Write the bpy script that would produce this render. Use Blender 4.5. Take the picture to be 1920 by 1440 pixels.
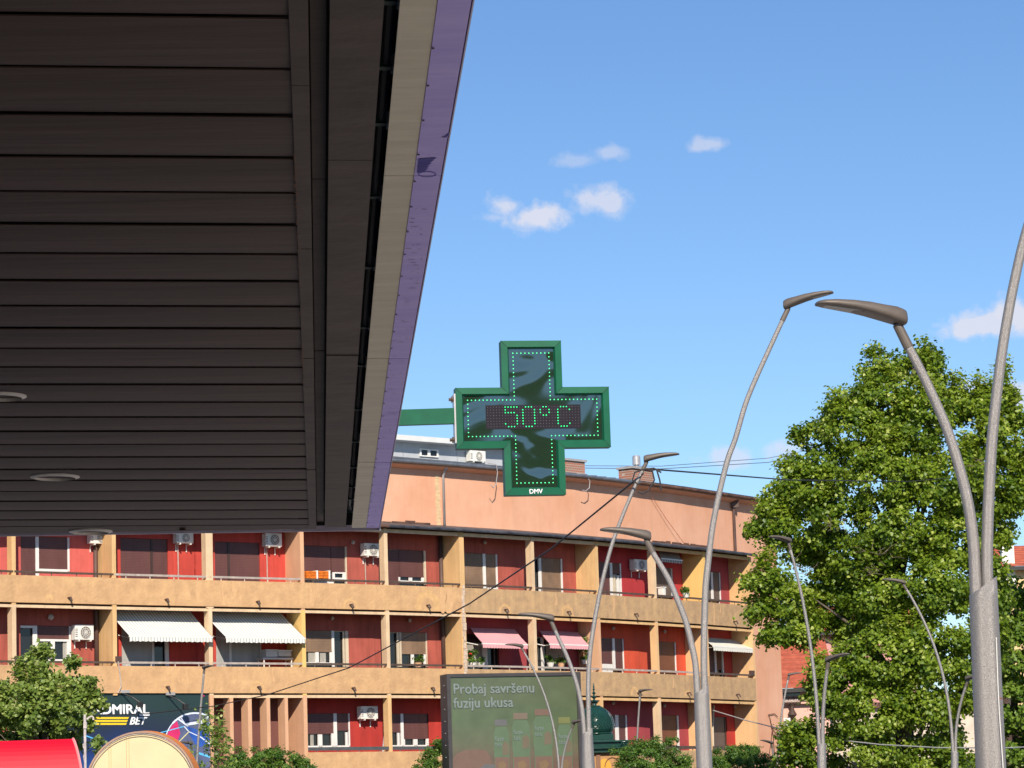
import bpy, math, random
import numpy as np
from mathutils import Vector, Matrix

# ------------------------------------------------------------------ camera, sky, sun, exposure
for o in list(bpy.data.objects): bpy.data.objects.remove(o)
scene = bpy.context.scene
FPX, HOR, ROLL = 5700.0, 840.0, 0.0315      # focal length in photo pixels, horizon offset and tilt
EYE = Vector((0, 0, 1.6))
_u = Vector((-ROLL, 1, -HOR / FPX)).normalized()
_f = Vector((0, 0, -1)); _f = (_f - _u * _f.dot(_u)).normalized()
_r = _f.cross(_u)
M3 = Matrix((_r, _f, _u))
cd = bpy.data.cameras.new('camera'); cam = bpy.data.objects.new('camera', cd)
scene.collection.objects.link(cam)
cam.matrix_world = Matrix.Translation(EYE) @ M3.to_4x4()
cd.sensor_fit = 'HORIZONTAL'; cd.sensor_width = 36.0; cd.lens = FPX / 1920 * 36
cd.clip_start = 0.1; cd.clip_end = 6000
scene.camera = cam

SUN_AZ, SUN_EL = 5.0, 34.0                 # degrees right of straight behind the camera, height
world = bpy.data.worlds.new('World'); scene.world = world; world.use_nodes = True
sun_dir = Vector((math.sin(math.radians(SUN_AZ)) * math.cos(math.radians(SUN_EL)),
                  -math.cos(math.radians(SUN_AZ)) * math.cos(math.radians(SUN_EL)),
                  math.sin(math.radians(SUN_EL))))
sd = bpy.data.lights.new('sun', 'SUN'); sd.energy = 5.0; sd.angle = math.radians(0.5); sd.color = (1, 0.90, 0.76)
sun = bpy.data.objects.new('sun', sd); scene.collection.objects.link(sun)
sun.rotation_euler = sun_dir.to_track_quat('Z', 'Y').to_euler()
sun.location = (0, -20, 40)

def build_world():
    nt = world.node_tree; N = nt.nodes; L = nt.links; N.clear()
    out = N.new('ShaderNodeOutputWorld'); bg = N.new('ShaderNodeBackground'); bg.inputs['Strength'].default_value = 0.110
    sky = N.new('ShaderNodeTexSky'); sky.sky_type = 'NISHITA'; sky.sun_disc = False
    sky.sun_elevation = math.radians(SUN_EL)
    sky.sun_rotation = math.radians(180 - SUN_AZ)
    sky.air_density = 0.9; sky.dust_density = 0.0; sky.ozone_density = 4.0; sky.altitude = 200
    hs = N.new('ShaderNodeHueSaturation'); hs.inputs['Saturation'].default_value = 1.10; hs.inputs['Hue'].default_value = .503; L.new(sky.outputs[0], hs.inputs['Color'])
    tc = N.new('ShaderNodeTexCoord'); sep = N.new('ShaderNodeSeparateXYZ'); L.new(tc.outputs['Generated'], sep.inputs[0])
    def m(op, a, b=None, clamp=False):
        n = N.new('ShaderNodeMath'); n.operation = op; n.use_clamp = clamp
        for k, v in ((0, a), (1, b)):
            if v is None: continue
            if isinstance(v, (int, float)): n.inputs[k].default_value = v
            else: L.new(v, n.inputs[k])
        return n.outputs[0]
    az = m('ARCTAN2', sep.outputs[0], sep.outputs[1]); el = m('ARCSINE', sep.outputs[2])
    no = N.new('ShaderNodeTexNoise'); no.inputs['Scale'].default_value = 46; no.inputs['Detail'].default_value = 7
    no.inputs['Roughness'].default_value = 0.62
    L.new(tc.outputs['Generated'], no.inputs['Vector'])
    nz = m('MULTIPLY', m('SUBTRACT', no.outputs[0], 0.5), 2.3)
    no2 = N.new('ShaderNodeTexNoise'); no2.inputs['Scale'].default_value = 150; no2.inputs['Detail'].default_value = 4
    L.new(tc.outputs['Generated'], no2.inputs['Vector'])
    nz = m('ADD', nz, m('MULTIPLY', m('SUBTRACT', no2.outputs[0], 0.5), 1.1))
    tot = None
    for (a, e, wa, we, den) in CLOUDS:
        da = m('DIVIDE', m('SUBTRACT', az, a), wa); de = m('DIVIDE', m('SUBTRACT', el, e), we)
        d = m('SQRT', m('ADD', m('MULTIPLY', da, da), m('MULTIPLY', de, de)))
        k = m('ADD', m('SUBTRACT', 1.0, d), nz)
        k = m('MULTIPLY', m('POWER', m('MULTIPLY', m('SUBTRACT', k, .12), 1.9, True), 1.3), den)
        # fade out strictly outside the cloud so the noise does not leave specks
        g = m('SUBTRACT', 1.9, d, True)
        k = m('MULTIPLY', k, g)
        tot = k if tot is None else m('MAXIMUM', tot, k)
    mix = N.new('ShaderNodeMix'); mix.data_type = 'RGBA'
    L.new(tot, mix.inputs['Factor']); L.new(hs.outputs[0], mix.inputs['A'])
    mix.inputs['B'].default_value = (6.0, 6.05, 6.8, 1)
    L.new(mix.outputs['Result'], bg.inputs['Color']); L.new(bg.outputs[0], out.inputs[0])

def ray(px, py):
    return M3 @ Vector(((px - 960) / FPX, (720 - py) / FPX, -1))
def az_el(px, py):
    d = ray(px, py).normalized(); return math.atan2(d.x, d.y), math.asin(d.z)
def _cl(px, py, w, h, den):
    a, e = az_el(px, py); return (a, e, w * 1.5 / FPX, h * 1.5 / FPX, min(1, den * 1.2))
CLOUDS = [_cl(950, 388, 40, 30, .62), _cl(1010, 403, 62, 26, .72), _cl(925, 408, 40, 12, .3), _cl(1118, 373, 62, 28, .6), _cl(1150, 392, 26, 20, .3),
          _cl(1080, 302, 45, 14, .26), _cl(1145, 287, 36, 15, .36), _cl(1325, 272, 36, 13, .42), _cl(1835, 610, 62, 22, .7),
          _cl(1905, 590, 34, 34, .75), _cl(1905, 740, 44, 24, .6), _cl(1825, 722, 34, 18, .5), _cl(1360, 858, 52, 20, .5),
          _cl(1482, 842, 50, 20, .5), _cl(2300, 500, 160, 60, .7), _cl(2700, 700, 220, 50, .6), _cl(-900, 560, 260, 60, .6),
          _cl(-1500, 300, 200, 60, .6), _cl(3500, 420, 260, 70, .7)]
build_world()
scene.view_settings.view_transform = 'Standard'; scene.view_settings.look = 'None'
scene.view_settings.exposure = 0.22; scene.view_settings.gamma = 1.0; scene.view_settings.use_curve_mapping = False
scene.render.engine = 'CYCLES'
scene.cycles.max_bounces = 7; scene.cycles.diffuse_bounces = 4; scene.cycles.sample_clamp_indirect = 6

# ------------------------------------------------------------------ helpers
def at_y(px, py, Y):
    d = ray(px, py); return EYE + d * (Y / d.y)
def at_plane(px, py, p0, n):
    d = ray(px, py); return EYE + d * ((p0 - EYE).dot(n) / d.dot(n))
COL = scene.collection
V = Vector

class MB:
    """collects faces, then links them as one mesh object"""
    def __init__(s): s.v = []; s.f = []; s.m = []; s.uv = {}
    def poly(s, pts, m=0):
        n = len(s.v); s.v += [tuple(p) for p in pts]; s.f.append(list(range(n, n + len(pts)))); s.m.append(m); return s
    def hexa(s, p, m=0):           # 8 points: bottom loop 0-3, top loop 4-7
        n = len(s.v); s.v += [tuple(q) for q in p]
        for q in ((3, 2, 1, 0), (4, 5, 6, 7), (0, 1, 5, 4), (1, 2, 6, 5), (2, 3, 7, 6), (3, 0, 4, 7)):
            s.f.append([n + k for k in q]); s.m.append(m)
        return s
    def obox(s, o, a, b, c, m=0):  # corner and three edge vectors
        o, a, b, c = V(o), V(a), V(b), V(c)
        return s.hexa([o, o + a, o + a + b, o + b, o + c, o + a + c, o + a + b + c, o + b + c], m)
    def cbox(s, c, sx, sy, sz, m=0, rz=0):
        c = V(c); a = V((math.cos(rz), math.sin(rz), 0)) * sx; b = V((-math.sin(rz), math.cos(rz), 0)) * sy; z = V((0, 0, sz))
        return s.obox(c - a / 2 - b / 2 - z / 2, a, b, z, m)
    def tube(s, pts, r, n=8, m=0, caps=True):
        pts = [V(p) for p in pts]; rs = r if isinstance(r, (list, tuple)) else [r] * len(pts)
        up = V((0, 0, 1)); base = len(s.v); ref = None
        for i, p in enumerate(pts):
            t = (pts[min(i + 1, len(pts) - 1)] - pts[max(i - 1, 0)]).normalized()
            if ref is None:
                ref = t.cross(V((0, 0, 1)) if abs(t.z) < .9 else V((1, 0, 0))).normalized()
            else:
                ref = (ref - t * ref.dot(t)).normalized()
            b = t.cross(ref)
            for k in range(n):
                a = 2 * math.pi * k / n
                s.v.append(tuple(p + (ref * math.cos(a) + b * math.sin(a)) * rs[i]))
        for i in range(len(pts) - 1):
            for k in range(n):
                a = base + i * n + k; b = base + i * n + (k + 1) % n
                s.f.append([a, b, b + n, a + n]); s.m.append(m)
        if caps:
            s.f.append([base + k for k in range(n)][::-1]); s.m.append(m)
            e = base + (len(pts) - 1) * n; s.f.append([e + k for k in range(n)]); s.m.append(m)
        return s
    def lathe(s, c, prof, n=16, m=0, sq=0):
        c = V(c); base = len(s.v)
        for (r, z) in prof:
            for k in range(n):
                a = 2 * math.pi * (k + .5 * (sq != 0)) / n
                s.v.append((c.x + r * math.cos(a), c.y + r * math.sin(a), c.z + z))
        for i in range(len(prof) - 1):
            for k in range(n):
                a = base + i * n + k; b = base + i * n + (k + 1) % n
                s.f.append([a, b, b + n, a + n]); s.m.append(m)
        s.f.append([base + k for k in range(n)][::-1]); s.m.append(m)
        e = base + (len(prof) - 1) * n; s.f.append([e + k for k in range(n)]); s.m.append(m)
        return s
    def build(s, name, mats, parent=None, smooth=False, kind=None, bevel=0):
        me = bpy.data.meshes.new(name)
        off = parent_loc(parent)
        me.from_pydata([(a - off.x, b - off.y, c - off.z) for a, b, c in s.v], [], s.f)
        mats = mats if isinstance(mats, (list, tuple)) else [mats]
        for mm in mats: me.materials.append(mm)
        if len(mats) > 1: me.polygons.foreach_set('material_index', s.m)
        if smooth: me.polygons.foreach_set('use_smooth', [True] * len(s.f))
        me.update()
        o = bpy.data.objects.new(name, me); COL.objects.link(o)
        if parent is not None: o.parent = parent
        if kind: o['kind'] = kind
        if bevel:
            b = o.modifiers.new('edge', 'BEVEL'); b.width = bevel; b.segments = 2; b.limit_method = 'ANGLE'
        return o
def parent_loc(p):
    l = V((0, 0, 0))
    while p is not None: l = l + p.location; p = p.parent
    return l
def tag(o, label=None, cat=None, group=None, kind=None):
    if label: o['label'] = label
    if cat: o['category'] = cat
    if group: o['group'] = group
    if kind: o['kind'] = kind
    return o
def thing(name, loc, label, cat, group=None):
    o = bpy.data.objects.new(name, None); COL.objects.link(o); o.location = loc; o.empty_display_size = .3
    return tag(o, label, cat, group)

def mat(name, col, rough=.6, metal=0, var=.12, scale=3.0, bump=0, bscale=40, col2=None, spec=.5, streak=0, trans=0, coat=0, detail=6, stretch=(1, 1, 1)):
    """procedural: colour mottled by noise, optional second colour for wear, vertical streaks, bump"""
    m = bpy.data.materials.new(name); m.use_nodes = True; nt = m.node_tree; N = nt.nodes; L = nt.links
    p = N['Principled BSDF']; p.inputs['Roughness'].default_value = rough; p.inputs['Metallic'].default_value = metal
    p.inputs['Specular IOR Level'].default_value = spec
    if trans: p.inputs['Transmission Weight'].default_value = trans
    if coat: p.inputs['Coat Weight'].default_value = coat
    g = N.new('ShaderNodeNewGeometry'); mp = N.new('ShaderNodeMapping'); mp.inputs['Scale'].default_value = stretch
    L.new(g.outputs['Position'], mp.inputs['Vector'])
    no = N.new('ShaderNodeTexNoise'); no.inputs['Scale'].default_value = scale; no.inputs['Detail'].default_value = detail; no.inputs['Roughness'].default_value = .6
    L.new(mp.outputs[0], no.inputs['Vector'])
    r = N.new('ShaderNodeValToRGB'); L.new(no.outputs[0], r.inputs[0])
    c = V(col); c2 = V(col2) if col2 else c * (1 + var)
    r.color_ramp.elements[0].position = .32; r.color_ramp.elements[1].position = .7
    r.color_ramp.elements[0].color = (*(c * (1 - var)), 1); r.color_ramp.elements[1].color = (*[min(1, q) for q in c2], 1)
    last = r.outputs[0]
    if streak:
        mp2 = N.new('ShaderNodeMapping'); mp2.inputs['Scale'].default_value = (2.2, 2.2, .22); L.new(g.outputs['Position'], mp2.inputs['Vector'])
        n2 = N.new('ShaderNodeTexNoise'); n2.inputs['Scale'].default_value = 2.2; n2.inputs['Detail'].default_value = 8; n2.inputs['Roughness'].default_value = .65
        L.new(mp2.outputs[0], n2.inputs['Vector'])
        r2 = N.new('ShaderNodeValToRGB'); L.new(n2.outputs[0], r2.inputs[0])
        r2.color_ramp.elements[0].position = .34; r2.color_ramp.elements[0].color = (1 - streak, 1 - streak * 1.05, 1 - streak * 1.15, 1)
        r2.color_ramp.elements[1].position = .56; r2.color_ramp.elements[1].color = (1, 1, 1, 1)
        mx = N.new('ShaderNodeMix'); mx.data_type = 'RGBA'; mx.blend_type = 'MULTIPLY'; mx.inputs['Factor'].default_value = 1
        L.new(last, mx.inputs['A']); L.new(r2.outputs[0], mx.inputs['B']); last = mx.outputs['Result']
    L.new(last, p.inputs['Base Color'])
    if bump:
        nb = N.new('ShaderNodeTexNoise'); nb.inputs['Scale'].default_value = bscale; nb.inputs['Detail'].default_value = 5
        L.new(mp.outputs[0], nb.inputs['Vector'])
        b = N.new('ShaderNodeBump'); b.inputs['Strength'].default_value = bump; b.inputs['Distance'].default_value = .02
        L.new(nb.outputs[0], b.inputs['Height']); L.new(b.outputs[0], p.inputs['Normal'])
    return m
def emis(name, col, st):
    m = bpy.data.materials.new(name); m.use_nodes = True; p = m.node_tree.nodes['Principled BSDF']
    p.inputs['Base Color'].default_value = (*col, 1); p.inputs['Emission Color'].default_value = (*col, 1); p.inputs['Emission Strength'].default_value = st
    return m
def slatted(name, col, pitch, rough=.5, var=.08):
    """roller shutter: horizontal laths as fine relief"""
    m = mat(name, col, rough, var=var, scale=1.3, streak=.15); nt = m.node_tree; N = nt.nodes; L = nt.links; p = N['Principled BSDF']
    g = N.new('ShaderNodeNewGeometry'); w = N.new('ShaderNodeTexWave'); w.wave_type = 'BANDS'; w.bands_direction = 'Z'; w.wave_profile = 'SIN'
    w.inputs['Scale'].default_value = 0.314 / pitch; w.inputs['Distortion'].default_value = .15
    L.new(g.outputs['Position'], w.inputs['Vector'])
    b = N.new('ShaderNodeBump'); b.inputs['Strength'].default_value = .3; b.inputs['Distance'].default_value = .01
    L.new(w.outputs[0], b.inputs['Height']); L.new(b.outputs[0], p.inputs['Normal']); return m

MT = {
 'ochre': mat('ochre_stucco', (.58, .345, .175), .9, var=.10, scale=2.6, bump=.8, bscale=11, streak=.07, col2=(.68, .42, .205), detail=12),
 'ochre_r': mat('ochre_stucco_dirty', (.50, .32, .18), .9, var=.13, scale=3, bump=.8, bscale=11, streak=.12, detail=12, col2=(.60, .385, .19)),
 'fin': mat('fin_stucco', (.72, .455, .21), .9, var=.08, scale=1.2, bump=.4, bscale=14, streak=.14),
 'fin_y': mat('yellow_stucco', (.78, .50, .17), .9, var=.05, scale=1.2, bump=.3, bscale=14, streak=.08),
 'fin_q': mat('peach_stucco', (.76, .475, .235), .9, var=.06, scale=1.2, bump=.3, bscale=14, streak=.10),
 'fin_p': mat('pinkish_stucco', (.68, .39, .23), .9, var=.06, scale=1.2, bump=.4, bscale=14, streak=.10),
 'pale': mat('pale_beam_paint', (.74, .53, .33), .8, var=.1, scale=2, streak=.15),
 'salmon': mat('salmon_stucco', (.72, .36, .215), .9, var=.06, scale=.6, bump=.25, bscale=6, streak=.05, col2=(.77, .43, .285)),
 'coral': mat('coral_wall', (.62, .12, .10), .85, var=.09, scale=1.6, streak=.14),
 'red': mat('red_wall', (.53, .06, .042), .85, var=.10, scale=1.6, streak=.2),
 'rust': mat('rust_red_wall', (.42, .095, .068), .85, var=.12, scale=1.6, streak=.24),
 'crimson': mat('crimson_wall', (.45, .035, .04), .85, var=.08, scale=.8, streak=.1),
 'scarlet': mat('scarlet_wall', (.60, .08, .035), .85, var=.07, scale=1.6, streak=.12),
 'plum': mat('plum_red_wall', (.36, .055, .065), .85, var=.08, scale=.8, streak=.12),
 'deep': mat('deep_red_wall', (.44, .035, .026), .85, var=.1, scale=1.6, streak=.18),
 'brownw': mat('brown_stair_wall', (.17, .065, .055), .85, var=.1, scale=.8, streak=.1),
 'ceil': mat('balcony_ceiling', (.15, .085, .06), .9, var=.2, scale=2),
 'gap': mat('gap_blocker_brown', (.05, .025, .012), .9, var=.3, scale=5),
 'frame': mat('white_window_frame', (.78, .76, .72), .45, var=.06, scale=4),
 'cream': mat('cream_window_frame', (.62, .52, .38), .5, var=.1, scale=4),
 'bframe': mat('brown_window_frame', (.05, .028, .022), .5, var=.2, scale=4),
 'glass': mat('dark_window_glass', (.015, .016, .018), .08, var=.2, scale=1, spec=.6),
 'shut': slatted('brown_roller_shutter', (.125, .05, .045), .055),
 'shut2': slatted('chestnut_roller_shutter', (.17, .065, .035), .055),
 'shutg': slatted('grey_brown_shutter', (.12, .095, .085), .055),
 'wood': slatted('weathered_wood_shutter', (.235, .15, .095), .06, var=.25),
 'greyp': slatted('pale_grey_panel', (.42, .42, .40), .3),
 'rail': mat('bronze_rail', (.13, .085, .06), .45, metal=.3, var=.25, scale=6),
 'rail2': mat('pale_rail', (.50, .42, .36), .5, metal=.2, var=.2, scale=6),
 'railg': mat('grey_rail', (.10, .105, .105), .5, metal=.2, var=.2, scale=6),
 'white': mat('white_enamel', (.78, .76, .70), .45, var=.05, scale=5),
 'black': mat('black_plastic', (.02, .02, .02), .5, var=.2),
 'agrille': mat('fan_grille', (.14, .12, .11), .6, var=.3, scale=20),
 'downp': mat('zinc_downpipe', (.52, .50, .50), .4, metal=.5, var=.15),
 'downb': mat('brown_downpipe', (.09, .05, .04), .6, var=.2),
 'roofd': mat('blue_black_bitumen', (.032, .036, .050), .55, var=.4, scale=3, col2=(.09, .10, .12)),
 'roofb': mat('brown_felt', (.085, .045, .035), .8, var=.5, scale=2.5, col2=(.2, .1, .07)),
 'roofg': mat('grey_sheet_roof', (.17, .19, .22), .45, metal=.3, var=.25, scale=2),
 'brick': None,
 'pent': mat('grey_penthouse_cladding', (.44, .46, .49), .7, var=.08, scale=1),
 'pfas': mat('pale_fascia', (.66, .67, .66), .6, var=.05),
 'cement': mat('cement', (.35, .34, .34), .9, var=.1),
 'curtain': mat('net_curtain', (.36, .34, .30), .9, var=.35, scale=9, stretch=(4, 4, .2)),
 'lamp': mat('globe_lamp_glass', (.55, .48, .42), .4, var=.05),
}
def brick_mat(name, a, b, mo, sc):
    m = bpy.data.materials.new(name); m.use_nodes = True; nt = m.node_tree; N = nt.nodes; L = nt.links; p = N['Principled BSDF']
    p.inputs['Roughness'].default_value = .9
    g = N.new('ShaderNodeNewGeometry'); s = N.new('ShaderNodeSeparateXYZ'); c = N.new('ShaderNodeCombineXYZ'); L.new(g.outputs['Position'], s.inputs[0])
    ad = N.new('ShaderNodeMath'); ad.operation = 'ADD'; L.new(s.outputs[0], ad.inputs[0]); L.new(s.outputs[1], ad.inputs[1])
    L.new(ad.outputs[0], c.inputs[0]); L.new(s.outputs[2], c.inputs[1])
    t = N.new('ShaderNodeTexBrick'); t.inputs['Scale'].default_value = sc; t.inputs['Mortar Size'].default_value = .03
    t.inputs['Color1'].default_value = (*a, 1); t.inputs['Color2'].default_value = (*b, 1); t.inputs['Mortar'].default_value = (*mo, 1)
    L.new(c.outputs[0], t.inputs['Vector']); L.new(t.outputs[0], p.inputs['Base Color']); return m
MT['brick'] = brick_mat('old_chimney_brick', (.42, .12, .07), (.28, .16, .11), (.42, .36, .3), 2.6)
# ------------------------------------------------------------------ ground
gm = mat('pale_bounce_paving', (.42, .385, .35), .9, var=.15, scale=.6, bump=.3, bscale=6)
gs = mat('street_surface', (.085, .08, .075), .9, var=.2, scale=.4, bump=.3, bscale=6)
am = mat('asphalt', (.06, .06, .062), .9, var=.25, scale=1.5, bump=.4, bscale=30)
MB().poly([(-3000, -3000, 0), (3000, -3000, 0), (3000, 3000, 0), (-3000, 3000, 0)]).build('ground', gs, kind='structure')
MB().poly([(-60, -50, .004), (60, -50, .004), (60, 34, .004), (-60, 34, .004)]).build('bounce_pavement', gm, kind='structure')  # unseen pale sheet added to bounce sunlight up to the canopy soffit
MB().poly([(-400, 62, .004), (400, 62, .004), (400, 76, .004), (-400, 76, .004)]).build('road', am, kind='structure')
kb = MB()
for y in (61.7, 76.0): kb.obox((-200, y, 0), (400, 0, 0), (0, .3, 0), (0, 0, .13))
kb.build('kerb', MT['cement'], kind='structure')

# ------------------------------------------------------------------ apartment building, curved front of eleven bays
Q = [V((-22.6, 96.0, 0)), V((-19.63, 98.70, 0)), V((-16.82, 101.23, 0)), V((-13.78, 103.56, 0)), V((-10.74, 105.72, 0)), V((-7.66, 107.91, 0)),
     V((-4.77, 110.12, 0)), V((-2.06, 112.44, 0)), V((.58, 115.0, 0)), V((3.08, 117.74, 0)), V((5.44, 120.66, 0)), V((7.6, 123.64, 0)), V((9.72, 126.83, 0))]
# bay k (0..11) lies between Q[k] and Q[k+1]; Q[k+1] carries fin number k
NB = 12
BE = []; BN = []; BL = []
for k in range(NB):
    e = Q[k + 1] - Q[k]; BL.append(e.length); e.normalize(); BE.append(e); BN.append(V((-e.y, e.x, 0)))
QN = []
for k in range(NB + 1):
    a = BN[max(k - 1, 0)]; b = BN[min(k, NB - 1)]; QN.append((a + b).normalized())
def up(p, z): return V((p.x, p.y, z))
def BP(k, s, d, z): return up(Q[k] + BE[k] * s + BN[k] * d, z)
def hit(k, px, py, d):
    p = at_plane(px, py, Q[k] + BN[k] * d, BN[k]); return (p - (Q[k] + BN[k] * d)).dot(BE[k]), p.z
DEP = 1.02
bld = thing('apartment_building', (-4.77, 112, 0), 'long curved apartment block with red walls behind ochre balcony parapets and a salmon top storey', 'building')
TOP = 12.72
ROWZ = {3: (9.60, 9.66, TOP), 2: (6.60, 6.66, 9.66), 1: (3.60, 3.66, 6.66)}   # floor, wall base, ceiling
PAR = {3: (9.69, 10.60), 2: (6.68, 7.60), 1: (3.45, 4.60)}
WALLM = {3: ['coral', 'coral', 'coral', 'red', 'red', 'rust', 'rust', 'rust', 'rust', 'crimson', 'crimson', 'plum'],
         2: ['rust', 'rust', 'rust', 'red', 'red', 'rust', 'rust', 'plum', 'plum', 'scarlet', 'scarlet', 'red'],
         1: ['rust', 'rust', 'rust', 'brownw', 'brownw', 'deep', 'deep', 'deep', 'plum', 'plum', 'plum', 'deep']}

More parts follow.
